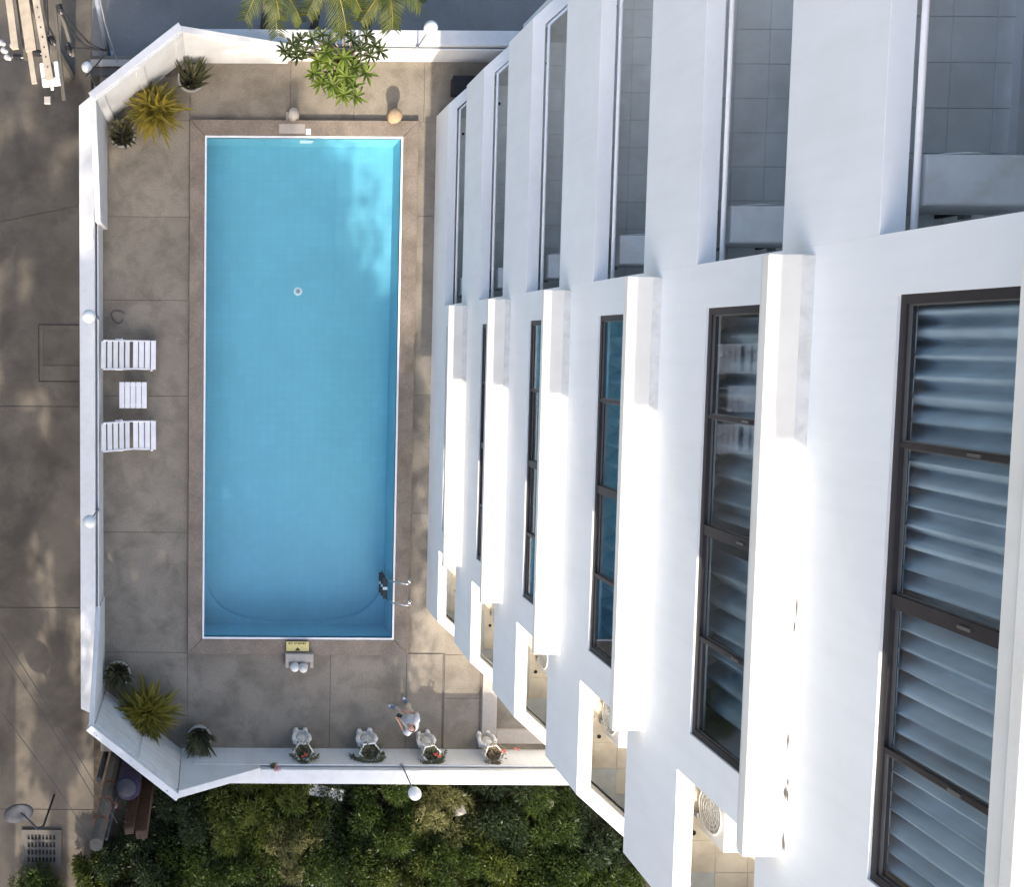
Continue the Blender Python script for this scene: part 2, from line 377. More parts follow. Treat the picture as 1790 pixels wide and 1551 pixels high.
verge = MB().box(-3.0, 60, 7.0, 9.40, ZR - 0.026, ZR - 0.004).build('pavement', M['asphalt']); tag(verge, kind='structure')
bed = MB().box(-3.0, 30, -40, -9.0, ZR - 0.026, ZR + 0.02).build('garden_bed', M['soil']); tag(bed, kind='structure')

# ------------------------------------------------------------------ pool deck
X0, X1, Y0, Y1 = -0.176, 4.408, -7.155, 4.842          # water edge
CX0, CX1, CY0, CY1 = -0.577, 4.820, -7.585, 5.262      # outer edge of the coping
deck = empty('pool_deck'); tag(deck, kind='structure')
MB().box(-2.72, CX0, -10.1, 6.75, ZR - 0.02, -0.014).box(CX1, 9.2, -10.1, 6.75, ZR - 0.02, -0.014)\
    .box(CX0, CX1, CY1, 6.75, ZR - 0.02, -0.014).box(CX0, CX1, -10.1, CY0, ZR - 0.02, -0.014).build('deck_base', M['joint'], deck)
G = 0.004
def slabs(xs, ys_):
    for i in range(len(xs) - 1):
        for j in range(len(ys_) - 1):
            MB().cbox(xs[i] + G, xs[i + 1] - G, ys_[j] + G, ys_[j + 1] - G, -0.05, random.uniform(-0.002, 0.002), 0.006).build('concrete_slab', M['deck'], deck)
slabs([-2.72, CX0], [-10.1, CY0, -4.6, -1.28, 1.02, 3.0, CY1, 6.75])
slabs([CX1, 5.9], [-7.56, -4.1, -1.22, 3.05, CY1])
slabs([CX0, 1.80, 3.3, 4.95, 7.4], [CY1, 6.75])
slabs([CX0, 2.93, 4.80, 5.69], [-10.1, -7.58])
slabs([5.74, 6.62, 9.2], [-10.1, -8.7, -7.60, -6.3])
# gutter beside the building end
MB().box(5.69, 5.74, -10.1, -7.6, -0.05, -0.03).build('gutter', M['dark'], deck)
# L-shaped white kerb at the foot of the building
MB().cbox(6.66, 7.02, -9.80, -7.7, 0.0, 0.10, 0.01).cbox(7.022, 8.9, -9.80, -9.45, 0.0, 0.10, 0.01).build('kerb', M['stone'], deck)

# ------------------------------------------------------------------ swimming pool
pool = empty('swimming_pool', (2.1, -1.2, 0), 0, 'long rectangular blue swimming pool with brown pebble coping', 'swimming pool')
def wp(mb, name, mat, parent=None, **k):   # mesh given in world coordinates under a parent that is not at the origin
    o = mb.build(name, mat, parent, **k)
    if parent is not None: o.matrix_parent_inverse = Matrix.Translation(-Vector(parent.location))
    return o
ZC, ZW, ZF = 0.12, 0.03, -1.15
b = MB()
b.add([(X0, Y0, ZF), (X1, Y0, ZF), (X1, Y1, ZF + 0.25), (X0, Y1, ZF + 0.25), (X0, Y0, ZC - 0.03), (X1, Y0, ZC - 0.03), (X1, Y1, ZC - 0.03), (X0, Y1, ZC - 0.03)],
      [(0, 1, 2, 3), (0, 4, 5, 1), (1, 5, 6, 2), (2, 6, 7, 3), (3, 7, 4, 0)])
wp(b, 'basin', M['basin'], pool)
# curved fillet at the deep end: the floor sweeps up along an arc into the corners
n = 24; arc = []
for i in range(n + 1):
    a = math.pi + math.pi * i / n
    arc.append((2.116 + 2.27 * math.copysign(abs(math.cos(a)) ** 0.7, math.cos(a)), Y0 + 1.55 - 1.50 * abs(math.sin(a)) ** 0.7))
b = MB(); vs = []; fs = []
for i, (x, y) in enumerate(arc):
    vs += [(x, y, ZF + 0.16), (x, y, ZF - 0.02)]
base = len(vs)
for i, (x, y) in enumerate(arc):
    ex, ey = (X0 if x < 2.116 else X1), max(Y0, y - 3)
    t = (x - X0) / (X1 - X0)
    vs.append((X0 + (X1 - X0) * min(1, max(0, (t - 0.0))) if 3 < i < n - 3 else ex, Y0 if 3 < i < n - 3 else (y if i in (0, n) else Y0), ZF + 0.16))
for i in range(n):
    fs.append((2 * i, 2 * i + 1, 2 * i + 3, 2 * i + 2)); fs.append((base + i, 2 * i, 2 * i + 2, base + i + 1))
b.add(vs, fs); wp(b, 'deep_end_fillet', M['basin'], pool)
b = MB(); w_ = 0.045
b.box(X0 - w_, X0, Y0 - w_, Y1 + w_, ZC - 0.1, ZC + 0.004).box(X1, X1 + w_, Y0 - w_, Y1 + w_, ZC - 0.1, ZC + 0.004).box(X0, X1, Y1, Y1 + w_, ZC - 0.1, ZC + 0.004).box(X0, X1, Y0 - w_, Y0, ZC - 0.1, ZC + 0.004)
wp(b, 'rim', M['plastic'], pool)
q = w_ + 0.003
for pts in ([(CX0, CY0), (X0 - q, Y0 - q), (X0 - q, Y1 + q), (CX0, CY1)], [(X1 + q, Y0 - q), (CX1, CY0), (CX1, CY1), (X1 + q, Y1 + q)],
            [(X0 - q, Y1 + q), (X1 + q, Y1 + q), (CX1, CY1), (CX0, CY1)], [(CX0, CY0), (CX1, CY0), (X1 + q, Y0 - q), (X0 - q, Y0 - q)]):
    cx = sum(p[0] for p in pts) / 4; cy = sum(p[1] for p in pts) / 4
    pts = [(cx + (x - cx) * (1 - 0.004 / max(0.2, abs(x - cx))), cy + (y - cy) * (1 - 0.004 / max(0.2, abs(y - cy)))) for x, y in pts]
    wp(MB().prism(pts, -0.05, ZC), 'coping', M['coping'], pool, bevel=0.008)
dp = P(521, 509, ZF + 0.2)
wp(MB().lathe([(0.11, ZF + 0.1), (0.11, ZF + 0.18), (0.10, ZF + 0.19)], 16, (dp.x, dp.y)), 'floor_drain', M['plastic'], pool)
wp(MB().lathe([(0.0, ZF + 0.1), (0.055, ZF + 0.193), (0.05, ZF + 0.196)], 12, (dp.x, dp.y)), 'drain_grate', M['stone'], pool)
lp = P(535, 246, -0.3)
wp(MB().box(lp.x - 0.16, lp.x + 0.16, Y1 - 0.03, Y1 - 0.001, -0.4, -0.12), 'pool_light', M['plastic'], pool, bevel=0.02)
a, c = P(488, 216, ZC), P(533, 233, ZC)
wp(MB().cbox(a.x, c.x, c.y, a.y, ZC - 0.02, ZC + 0.008, 0.004), 'skimmer_lid', M['stone'], pool)
a = P(539, 230, ZC)
wp(MB().cbox(a.x - 0.06, a.x + 0.06, a.y - 0.07, a.y + 0.07, ZC - 0.02, ZC + 0.012, 0.004), 'valve_cover', M['plastic'], pool)
water = MB().add([(X0, Y0, ZW), (X1, Y0, ZW), (X1, Y1, ZW), (X0, Y1, ZW)], [(0, 1, 2, 3)]).build('water', M['water'])
tag(water, kind='structure')
# ladder
lad = empty('pool_ladder', (X1, -5.95, ZC), 0, 'stainless steel ladder at the lower right edge of the pool', 'ladder')
for s in (0, 1):
    e = P(719, 1018 + 37 * s, 0.2); y = e.y + 0.02
    path = [(e.x - 0.02, y, ZC - 0.02), (e.x - 0.02, y, 0.30), (e.x - 0.06, y, 0.42), (e.x - 0.16, y, 0.47), (e.x - 0.28, y, 0.40), (X1 - 0.08, y, 0.2), (X1 - 0.11, y, -0.1), (X1 - 0.11, y, -0.9)]
    wp(MB().tube(path, 0.021, 10), 'handrail', M['steel'], lad, smooth=True)
    wp(MB().lathe([(0.05, ZC), (0.05, ZC + 0.012), (0.03, ZC + 0.02)], 12, (e.x - 0.02, y)), 'flange', M['steel'], lad)
ya = P(700, 1018, 0.2).y + 0.02; yb = P(700, 1055, 0.2).y + 0.02
for z in (-0.12, -0.42, -0.70):
    t = wp(MB().cbox(X1 - 0.20, X1 - 0.09, yb, ya, z - 0.03, z, 0.006), 'tread', M['dark'], lad)
    for k in (0.5,): wp(MB().box(X1 - 0.202, X1 - 0.088, yb + (ya - yb) * k - 0.035, yb + (ya - yb) * k + 0.035, z - 0.004, z + 0.003), 'grip', M['plastic'], lad)

# ------------------------------------------------------------------ perimeter wall
pw = empty('perimeter_wall', (0, 0, ZR), 0, 'white perimeter wall around the pool deck with raised sloping corners', 'wall')
def pwp(mb, name, mat=None, **k): return wp(mb, name, mat or M['wall'], pw, **k)
HT = 1.05
ye0, ye1 = P(137, 184, HT).y, P(144, 1240, HT).y
pwp(MB().prism([(-3.06, ye1), (-2.712, ye1 - 0.16), (-2.712, ye0 + 0.28), (-3.06, ye0)], ZR, HT), 'parapet', bevel=0.012)
pwp(MB().box(-2.672, -2.640, -8.6, 5.2, ZR, 0.92), 'parapet_step', bevel=0.005)
pwp(MB().box(-0.55, 7.6, 6.725, 7.05, ZR, HT), 'parapet', bevel=0.012)
pwp(MB().box(-0.6, 7.4, 6.650, 6.688, ZR, 0.92), 'parapet_step', bevel=0.005)
pwp(MB().box(-0.3, 9.6, -10.40, -10.055, ZR, HT), 'parapet', bevel=0.012)
pwp(MB().box(-0.4, 9.4, -10.018, -9.98, ZR, 0.92), 'parapet_step', bevel=0.005)
HP = 2.3
q1, q2, q3, q4 = P(312, 38, HP), P(154, 162, HP), P(150, 1278, HP), P(308, 1402, HP)
TH = 0.17
def chamfer(a, b, inward):
    """tall panel across a corner, from a to b (outer face)"""
    d = (b - a); d.z = 0; d.normalize(); nrm = Vector((-d.y, d.x, 0))
    if nrm.dot(inward) < 0: nrm = -nrm
    return d, nrm
cen = Vector((1, -2, 0))
d, nrm = chamfer(q2, q1, cen - q2)
pts = [(q2 + nrm * TH + d * 0.02), q2, q1, (q1 + nrm * TH - d * 0.02)]
pwp(MB().prism([(p.x, p.y) for p in pts], ZR, HP), 'corner_panel', bevel=0.012)
# recessed-panel frame on the upper corner
L = (q1 - q2).length
def on_face(o, d, nrm, s0, s1, z0, z1, t0, t1, name, mat=None):
    p = [o + d * s0 + nrm * (TH + t0), o + d * s1 + nrm * (TH + t0), o + d * s1 + nrm * (TH + t1), o + d * s0 + nrm * (TH + t1)]
    mb = MB().prism([(v.x, v.y) for v in p], z0, z1)
    if d.cross(nrm).z < 0: mb.f = [tuple(reversed(f)) for f in mb.f]
    return pwp(mb, name, mat, bevel=0.006)
for s0, s1, z0, z1 in ((0.05, 0.25, 0, 2.1), (L / 2 - 0.09, L / 2 + 0.09, 0, 2.1), (L - 0.25, L - 0.05, 0, 2.1), (0.05, L - 0.05, 2.11, 2.25)):
    on_face(q2, d, nrm, s0, s1, z0, z1, -0.01, 0.05, 'panel_frame')
d, nrm = chamfer(q3, q4, cen - q3)
pts = [q3, (q3 + nrm * TH + d * 0.02), (q4 + nrm * TH - d * 0.02), q4]
pwp(MB().prism([(p.x, p.y) for p in pts], ZR, HP), 'corner_panel', bevel=0.012)
L = (q4 - q3).length
for half in (0, 1):
    s0, s1 = (0.10, L / 2 - 0.05) if half == 0 else (L / 2 + 0.05, L - 0.12)
    for k in range(8):
        on_face(q3, d, nrm, s0, s1, 0.02 + k * 0.265, 0.02 + k * 0.265 + 0.245, -0.01, 0.035, 'siding_board', M['wall'])
for k in range(11):
    rr = random.Random(40 + k); t = rr.uniform(0.03, 0.97); c_ = q3.lerp(q4, t) + nrm * rr.uniform(0.03, 0.11); L_ = rr.uniform(0.02, 0.10)
    pwp(MB().add([c_ + Vector((0, 0, 0.003)), c_ + d * L_ * 0.5 + nrm * rr.uniform(0.006, 0.02) + Vector((0, 0, 0.003)), c_ + d * L_ + Vector((0, 0, 0.003)), c_ + d * L_ * 0.4 - nrm * rr.uniform(0.004, 0.02) + Vector((0, 0, 0.003))], [(0, 3, 2, 1)]), 'scuff', M['mortar' if k % 3 else 'polecon'])
def wing(p0, p1, h0, h1, t, name='wing_wall'):
    """thin wall whose top falls from h0 at p0 to h1 at p1; t = thickness vector"""
    t = Vector(t); a, b_ = Vector((p0[0], p0[1], 0)), Vector((p1[0], p1[1], 0))
    pts = [a, b_, b_ + t, a + t]; zs = [h0, h1, h1, h0]
    mb = MB().prism([(p.x, p.y) for p in pts], ZR + 0.01, zs)
    ar = (b_ - a).cross(t).z
    if ar < 0: mb.f = [tuple(reversed(f)) for f in mb.f]
    pwp(mb, name, bevel=0.01)
wing((-2.66, q2.y - 0.02), (-2.66, P(180, 390, 1.2).y), HP, 1.38, (0.13, 0, 0))
wing((q1.x + 0.05, 6.72), (1.72, 6.72), HP, HT + 0.03, (0, -0.13, 0))
wing((-2.72, q3.y + 0.03), (-2.72, P(170, 1060, 0.9).y), HP, 0.90, (0.11, 0, 0))
wing((q4.x + 0.05, -10.17), (P(455, 1358, HT).x, -10.17), HP, HT + 0.03, (0, 0.17, 0))
# handrail pipes on the inner step
yh0, yh1 = P(168, 375, 0.95).y, P(170, 1060, 0.95).y
def rail(pts, posts, r=0.016):
    o = pwp(MB().tube(pts, r, 8), 'handrail', M['pipe'], smooth=True)
    for p in posts: pwp(MB().tube([(p[0], p[1], 0.40), (p[0], p[1], pts[0][2])], 0.008, 6), 'rail_post', M['pipe'])
rail([(-2.692, yh0, 0.88), (-2.692, yh1, 0.88)], [(-2.692, yh0 - 0.02), (-2.692, yh1 + 0.02), (-2.692, P(168, 555, 0.9).y), (-2.692, P(168, 900, 0.9).y)], 0.009)
rail([(1.9, 6.706, 0.88), (6.6, 6.706, 0.88)], [(1.92, 6.706), (4.0, 6.706), (6.55, 6.706)], 0.009)
rail([(1.6, -10.036, 0.88), (8.9, -10.036, 0.88)], [(1.62, -10.036), (5.0, -10.036), (8.8, -10.036)], 0.009)

# globe lamps
def globe_lamp(x, y, z0, zg, r, label):
    o = empty('globe_lamp', (x, y, z0), 0, label, 'lamp', 'white globe lamps around the pool wall')
    MB().lathe([(0.05, 0), (0.05, 0.02), (0.025, 0.05)], 12).build('base', M['grey'], o)
    MB().tube([(0, 0, 0.02), (0, 0, zg - z0 - r * 0.9)], 0.018, 8).build('stem', M['grey'], o, smooth=True)
    MB().lathe([(0.06, zg - z0 - r * 1.02), (0.07, zg - z0 - r * 0.86), (0.05, zg - z0 - r * 0.8)], 12).build('collar', M['grey'], o)
    MB().ball((0, 0, zg - z0), r, n=24, m=16).build('globe', M['globe'], o, smooth=True)
for px, py, zs, label in ((725, 1388, 0.92, 'white globe lamp on a stem beyond the planter wall above the shrubs'), (753, 48, HT, 'white globe lamp on the top wall beside the palm fronds'),
                      (155, 553, 0.92, 'white globe lamp on the left wall beside the upper deck chair'), (155, 912, 0.92, 'white globe lamp on the left wall below the lower deck chair')):
    p = P(px, py, 2.4)
    if px == 155: p.x = -2.672
    globe_lamp(p.x, p.y, zs, 2.4, 0.148, label)

# ------------------------------------------------------------------ hotel building
W, LX = 5.252, 4.872                 # facade plane, outer edge of the sun ledges
YT, YB = 5.392, -6.432               # facade corners
YU, YL = 0.885, -4.755               # window block between the upper and lower balconies
WY0, WY1 = 0.405, -4.245             # window opening
BACK = 7.22; SK = 2.4
FH, Z1 = 2.9, 3.209
NF = 7
hotel = empty('hotel_building', (W, YB, 0), 0, 'tall white hotel block with ribbon windows, sun ledges and corner balconies', 'building')
hotel_inv = Matrix.Translation(-Vector(hotel.location))
def hp(mb, name, mat=None, parent=None, **k):
    o = mb.build(name, mat or M['paint'], parent or hotel, **k)
    if parent is None: o.matrix_parent_inverse = hotel_inv
    return o
XB = 17.0
def off_poly(pts, t):
    """offset an open polyline to its left by t"""
    out = []
    for i, p in enumerate(pts):
        p = Vector(p)
        ns = []
        if i > 0: e = (p - Vector(pts[i - 1])).normalized(); ns.append(Vector((-e.y, e.x)))
        if i < len(pts) - 1: e = (Vector(pts[i + 1]) - p).normalized(); ns.append(Vector((-e.y, e.x)))
        n_ = sum(ns, Vector((0, 0))).normalized(); n_ = n_ / n_.dot(ns[0]); out.append(p + n_ * t)
    return out
tile_src = [None, None]; LOWUP = 0.30
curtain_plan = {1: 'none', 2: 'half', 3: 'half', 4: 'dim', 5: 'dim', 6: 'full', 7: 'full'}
wave_amp = 0.085
def curtain(x, y0, y1, z0, z1, seed, pitch=0.165):
    rng = random.Random(seed); mb = MB(); n = int(abs(y1 - y0) / 0.022); vs = []; fs = []
    ph = 0.0; rows = 5
    prof = []
    for i in range(n + 1):
        ph += 2 * math.pi * 0.022 / (pitch * (0.8 + 0.4 * rng.random()))
        prof.append(wave_amp * (math.sin(ph) + 0.25 * math.sin(2.3 * ph + 1)))
    for j in range(rows + 1):
        t = j / rows
        for i in range(n + 1):
            vs.append((x + prof[i] * (0.65 + 0.5 * (1 - t)) + 0.012 * math.sin(i * 0.11 + j), y0 + (y1 - y0) * i / n, z0 + (z1 - z0) * t))
    for j in range(rows):
        for i in range(n):
            a_ = j * (n + 1) + i; fs.append((a_, a_ + 1, a_ + n + 2, a_ + n + 1))
    return mb.add(vs, fs)

for Fl in range(1, NF + 1):
    zl = Z1 + FH * (Fl - 1); zprev = zl - FH if Fl > 1 else 0.0
    sill = zl - 1.80; head = zl - 0.13
    fb = zl - 3.36 if Fl > 1 else -0.2            # underside of the balcony fascia
    zf = zl - 3.14                                 # floor level
    pt = zl - 2.05                                 # parapet top
    # window block front wall: apron, two piers, lintel
    hp(MB().box(W, W + 0.16, YL, YU, zprev, sill), 'wall_band')
    hp(MB().box(W, W + 0.16, WY0, YU, sill, zl), 'wall_pier')
    hp(MB().box(W, W + 0.16, YL, WY1, sill, zl), 'wall_pier')
    hp(MB().box(W, W + 0.16, WY1, WY0, head, zl), 'lintel')
    # side walls of the window block, party walls of the room
    hp(MB().box(W + 0.16, 11, YU - 0.16, YU, zf, zf + FH - 0.22), 'side_wall')
    hp(MB().box(W + 0.16, 11, YL, YL + 0.16, zf, zf + FH - 0.22), 'side_wall')
    hp(MB().box(10.84, 11, YL + 0.16, YU - 0.16, zf, zf + FH - 0.22), 'room_back_wall', M['room'])
    # balcony back walls
    hp(MB().box(BACK, BACK + 0.16, YU, 7.5, zf, zf + FH - 0.22), 'back_wall')
    hp(MB().box(BACK, BACK + 0.16, -8.5, YL, zf, zf + FH - 0.22), 'back_wall')
    # floor slab
    slab = [(W + 0.20, YL + 0.0), (W + 0.20, YB + 0.15), (W + 0.2 + SK, YB - SK * 0.9 + 0.1), (XB, YB - SK * 0.9 + 0.1), (XB, YT + SK * 0.9 - 0.1), (W + 0.2 + SK, YT + SK * 0.9 - 0.1), (W + 0.20, YT - 0.15)]
    sl = hp(MB().prism(slab, zf - 0.2, zf - 0.022), 'floor_slab', M['paint'])
    # sun ledge over the window
    le = hp(MB().box(LX, W + 0.02, -4.666, 0.814, zl - 0.10, zl), 'sun_ledge', M['ledge'], bevel=0.008)
    MB().add([(W - 0.085, -4.66, zl + 0.001), (W + 0.004, -4.66, zl + 0.001), (W + 0.004, -4.66, zl + 0.05), (W - 0.085, 0.80, zl + 0.001), (W + 0.004, 0.80, zl + 0.001), (W + 0.004, 0.80, zl + 0.05)], [(0, 1, 2), (5, 4, 3), (0, 2, 5, 3), (0, 3, 4, 1), (1, 4, 5, 2)]).build('mortar_fillet', M['mortar'], le)
    o = MB().box(LX + 0.018, W + 0.02, -4.65, 0.80, zl - (0.145 if Fl < 6 else 0.225), zl - 0.102).build('drip_lip', M['ledge'], le)
    # balcony fascias with parapet: upper and lower corner
    up = [(W, YU), (W, YT), (W + SK, YT + SK * 0.9), (W + SK + 4, YT + SK * 0.9)]
    lo = [(W + SK + 4, YB - SK * 0.9), (W + SK, YB - SK * 0.9), (W, YB), (W, YL)]
    for path in (up, lo):
        # the path runs with the building on its right
        inner = off_poly(path, -0.205)
        poly = [Vector(p) for p in path] + inner[::-1]
        mb = MB().prism([(p.x, p.y) for p in poly], fb, pt)
        mb.f = [tuple(reversed(f)) for f in mb.f]
        pr = hp(mb, 'balcony_parapet', bevel=0.003)
        tb = off_poly(path, -0.262)
        pts = [(p.x, p.y, pt + 0.012) for p in tb[:3]] if path is up else [(p.x, p.y, pt + 0.012) for p in tb[1:]]
        if path is up:
            pts[0] = (pts[0][0], YU + 0.004, pts[0][2])
            MB().tube(pts, 0.026, 8).build('grab_rail', M['plastic'], pr, smooth=True)
    # balcony tiles: each a piece
    for side in (0, 1):
        xe = BACK - 0.004; dy = (xe - W - 0.22) * 0.9
        poly = [(W + 0.22, YU + 0.004), (xe, YU + 0.004), (xe, YT - 0.12 + dy), (W + 0.22, YT - 0.12)] if side == 0 else [(W + 0.22, YB + 0.12), (xe, YB + 0.12 - dy), (xe, YL - 0.004), (W + 0.22, YL - 0.004)]
        zq = zf if side == 0 else zf + LOWUP
        bf = hp(MB().prism(poly, zf - 0.021, zq - 0.010), 'balcony_floor', M['tilebed'])
        T = 0.40; mbj = MB(); zq = zf if side == 0 else zf + LOWUP
        ny = 11 if side == 0 else 6
        for ix in range(4):
            for iy in range(ny):
                x = W + 0.50 + ix * T; y = (YU + 0.05 + iy * T) if side == 0 else (YL - 0.05 - (iy + 1) * T)
                if side == 1 and y < YB + 0.1 - (x - W) * 0.9: continue
                if side == 0 and y + T > YT - 0.1 + (x - W) * 0.9: continue
                if 3 <= Fl <= 6 or (Fl == 2 and side == 1):
                    if tile_src[side] is None:
                        tile_src[side] = MB().cbox(0.003, T - 0.003, 0.003, T - 0.003, -0.012, 0.0, 0.003).build('floor_tile', M['tilelit' if side else 'tile'], bf)
                        tile_src[side].location = (x, y, zq)
                    else:
                        share('floor_tile', tile_src[side], bf, (x, y, zq + random.uniform(-0.001, 0.001)))
                else:
                    mbj.cbox(x + 0.004, x + T - 0.004, y + 0.004, y + T - 0.004, zq - 0.012, zq, 0.003)
        if mbj.v: tag(mbj.build('floor_tiles', M['tilelit' if side else 'tile'], bf), kind='stuff')
    # balcony doors
    for y0, y1 in ((YU + 0.7, YU + 2.9), (YL - 2.4, YL - 0.7)):
        dr = hp(MB().box(BACK - 0.05, BACK - 0.002, y0, y1, zf + 0.10, zf + 2.15), 'balcony_door', M['bronze'])
        MB().box(BACK - 0.062, BACK - 0.052, y0 + 0.06, (y0 + y1) / 2 - 0.03, zf + 0.16, zf + 2.09).build('door_pane', M['roomdark'], dr)
        MB().box(BACK - 0.062, BACK - 0.052, (y0 + y1) / 2 + 0.03, y1 - 0.06, zf + 0.16, zf + 2.09).build('door_pane', M['roomdark'], dr)
        MB().box(BACK - 0.12, BACK - 0.003, y0 - 0.05, y1 + 0.05, zf, zf + 0.095).build('door_sill', M['paint'], dr)
    # drain outlets in the balcony floor
    for y, zq in ((YT - 0.42, zf), (YL - 1.15, zf + LOWUP)):
        hp(MB().lathe([(0.032, zq), (0.032, zq + 0.006), (0.02, zq + 0.012)], 12, (W + 0.62, y)), 'floor_outlet', M['dark'])
    # ribbon window
    fx0, fx1 = W + 0.025, W + 0.105
    m = MB()
    m.box(fx0, fx1, WY1, WY0, sill, sill + 0.065)
    m.box(fx0, fx1, WY1, WY0, head - 0.06, head)
    m.box(fx0, fx1, WY0 - 0.075, WY0, sill + 0.065, head - 0.06).box(fx0, fx1, WY1, WY1 + 0.075, sill + 0.065, head - 0.06)
    mul = [(-0.745, 0.022), (-1.965, 0.055), (-3.15, 0.022)]
    for y, hw in mul: m.box(fx0 + 0.004, fx1 - 0.004, y - hw, y + hw, sill + 0.065, head - 0.06)
    win = hp(m, 'window', M['bronze'])
    edges = [WY0 - 0.075] + [v for y, hw in mul for v in (y + hw, y - hw)] + [WY1 + 0.075]
    for k in range(4):
        ya, yb = edges[2 * k], edges[2 * k + 1]
        gx = W + 0.055 + (0.022 if k in (1, 2) else 0.0)
        MB().box(gx, gx + 0.006, yb, ya, sill + 0.065, head - 0.06).build('pane', M['glass'], win)
        s = MB(); e_ = 0.014
        s.box(gx - 0.012, gx - 0.002, yb, ya, sill + 0.066, sill + 0.066 + e_ * 2.2).box(gx - 0.012, gx - 0.002, ya - e_, ya - 0.001, sill + 0.1, head - 0.06).box(gx - 0.012, gx - 0.002, yb + 0.001, yb + e_, sill + 0.1, head - 0.06)
        s.build('sash', M['sash'], win)
    for y in (-0.745, -1.965, -3.15): MB().box(fx0 - 0.012, fx0 + 0.003, y - 0.012, y + 0.012, sill + 0.75, sill + 0.87).build('latch', M['sash'], win)
    for o in win.children: o.matrix_parent_inverse = Matrix.Identity(4)
    kind = curtain_plan[Fl]
    if kind == 'full':
        curtain(W + 0.23, WY0 - 0.02, WY1 + 0.02, sill - 0.35, head - 0.02, 11 + Fl).build('curtain', M['curtain'], win, smooth=True)
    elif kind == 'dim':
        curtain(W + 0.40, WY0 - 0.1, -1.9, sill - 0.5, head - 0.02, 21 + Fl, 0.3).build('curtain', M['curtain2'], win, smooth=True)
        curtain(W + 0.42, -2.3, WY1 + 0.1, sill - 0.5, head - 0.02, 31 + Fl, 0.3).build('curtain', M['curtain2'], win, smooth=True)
    elif kind == 'half':
        curtain(W + 0.35, WY0 - 0.1, -1.1, sill - 0.4, head - 0.02, 41 + Fl).build('curtain', M['curtain'], win, smooth=True)
        curtain(W + 0.35, -3.3, WY1 + 0.1, sill - 0.4, head - 0.02, 51 + Fl).build('curtain', M['curtain'], win, smooth=True)
for k in range(9):
    rng = random.Random(900 + k); zl = Z1 + FH * 4; y = -2.2 - 2.3 * rng.random() ** 0.7; x = W - 0.03 + rng.uniform(-0.012, 0.012); L = rng.uniform(0.06, 0.26); z = zl + 0.0525 - (W - x) * 0.55
    hp(MB().add([(x, y, z), (x + rng.uniform(0.004, 0.012), y - L * 0.4, z + 0.004), (x + rng.uniform(-0.005, 0.005), y - L, z), (x - rng.uniform(0.003, 0.008), y - L * 0.5, z - 0.002)], [(0, 3, 2, 1)]), 'paint_crack', M['polecon'])
# roof slab, parapet and rear walls
zt = Z1 + FH * (NF - 1)
roofp = [(W, YL), (W, YB), (W + SK, YB - SK * 0.9), (XB, YB - SK * 0.9), (XB, YT + SK * 0.9), (W + SK, YT + SK * 0.9), (W, YT)]
hp(MB().prism([(x + 0.004 if x == W else x, y) for x, y in roofp], zt - 0.46, zt - 0.26), 'roof', M['polecon'])
hp(MB().box(XB - 0.2, XB, YB - SK * 0.9 + 0.1, YT + SK * 0.9 - 0.1, -0.5, zt - 0.47), 'rear_wall')
hp(MB().box(W + SK + 0.3, XB - 0.21, YB - SK * 0.9 + 0.22, YB - SK * 0.9 + 0.4, -0.5, zt - 0.47), 'end_wall')
hp(MB().box(W + SK + 0.3, XB - 0.21, YT + SK * 0.9 - 0.4, YT + SK * 0.9 - 0.22, -0.5, zt - 0.47), 'end_wall')

# air conditioner condensers on the balconies
def condenser(loc, rz, w, d_, h, label, brackets=True):
    o = empty('air_conditioner', loc, rz, label, 'air conditioner', 'condensers on the hotel balconies')
    MB().cbox(-w / 2, w / 2, -d_ / 2, d_ / 2, 0.08, h, 0.015).build('casing', M['ac'], o, bevel=0.008)
    MB().box(-w / 2 - 0.004, -w / 2 + 0.045, -d_ / 2 - 0.004, d_ / 2 + 0.004, 0.10, h - 0.03).build('side_cover', M['plastic'], o)
    cx = w * 0.10
    fr = MB().lathe([(0.0, 0), (0.245, 0), (0.245, 0.012), (0.235, 0.014)], 28).build('fan', M['fan'], o)
    fr.rotation_euler = (math.pi / 2, 0, 0); fr.location = (cx, -d_ / 2 - 0.001, h * 0.54)
    ring = MB()
    for r in (0.25, 0.20, 0.15, 0.10, 0.05):
        ring.tube([(r * math.cos(2 * math.pi * k / 28), r * math.sin(2 * math.pi * k / 28), 0.02) for k in range(29)], 0.008 if r > 0.24 else 0.004, 5, False)
    for k in range(6):
        a = math.pi * k / 6; ring.tube([(-0.25 * math.cos(a), -0.25 * math.sin(a), 0.016), (0.25 * math.cos(a), 0.25 * math.sin(a), 0.016)], 0.004, 5)
    rg = ring.build('fan_grille', M['ac'], fr)
    bl = MB()
    for k in range(3):
        a = 2 * math.pi * k / 3
        bl.add([(0.03 * math.cos(a), 0.03 * math.sin(a), 0.013), (0.2 * math.cos(a - 0.5), 0.2 * math.sin(a - 0.5), 0.016), (0.21 * math.cos(a + 0.35), 0.21 * math.sin(a + 0.35), 0.0165)], [(0, 1, 2)])
    bl.build('blade', M['fan'], fr)
    if brackets:
        for s in (-1, 1): MB().box(s * w * 0.36 - 0.02, s * w * 0.36 + 0.02, -d_ / 2 + 0.02, d_ / 2 - 0.02, -0.34, 0.0).build('stand', M['dark'], o)
    for s in (-1, 1): MB().box(s * w * 0.32 - 0.03, s * w * 0.32 + 0.03, -d_ / 2 - 0.03, d_ / 2 + 0.03, 0.0, 0.079).build('foot', M['grey'], o)
    return o
ordn = {1: 'ground floor', 2: 'second lowest', 3: 'third lowest', 4: 'fourth lowest', 5: 'fifth lowest', 6: 'sixth lowest'}
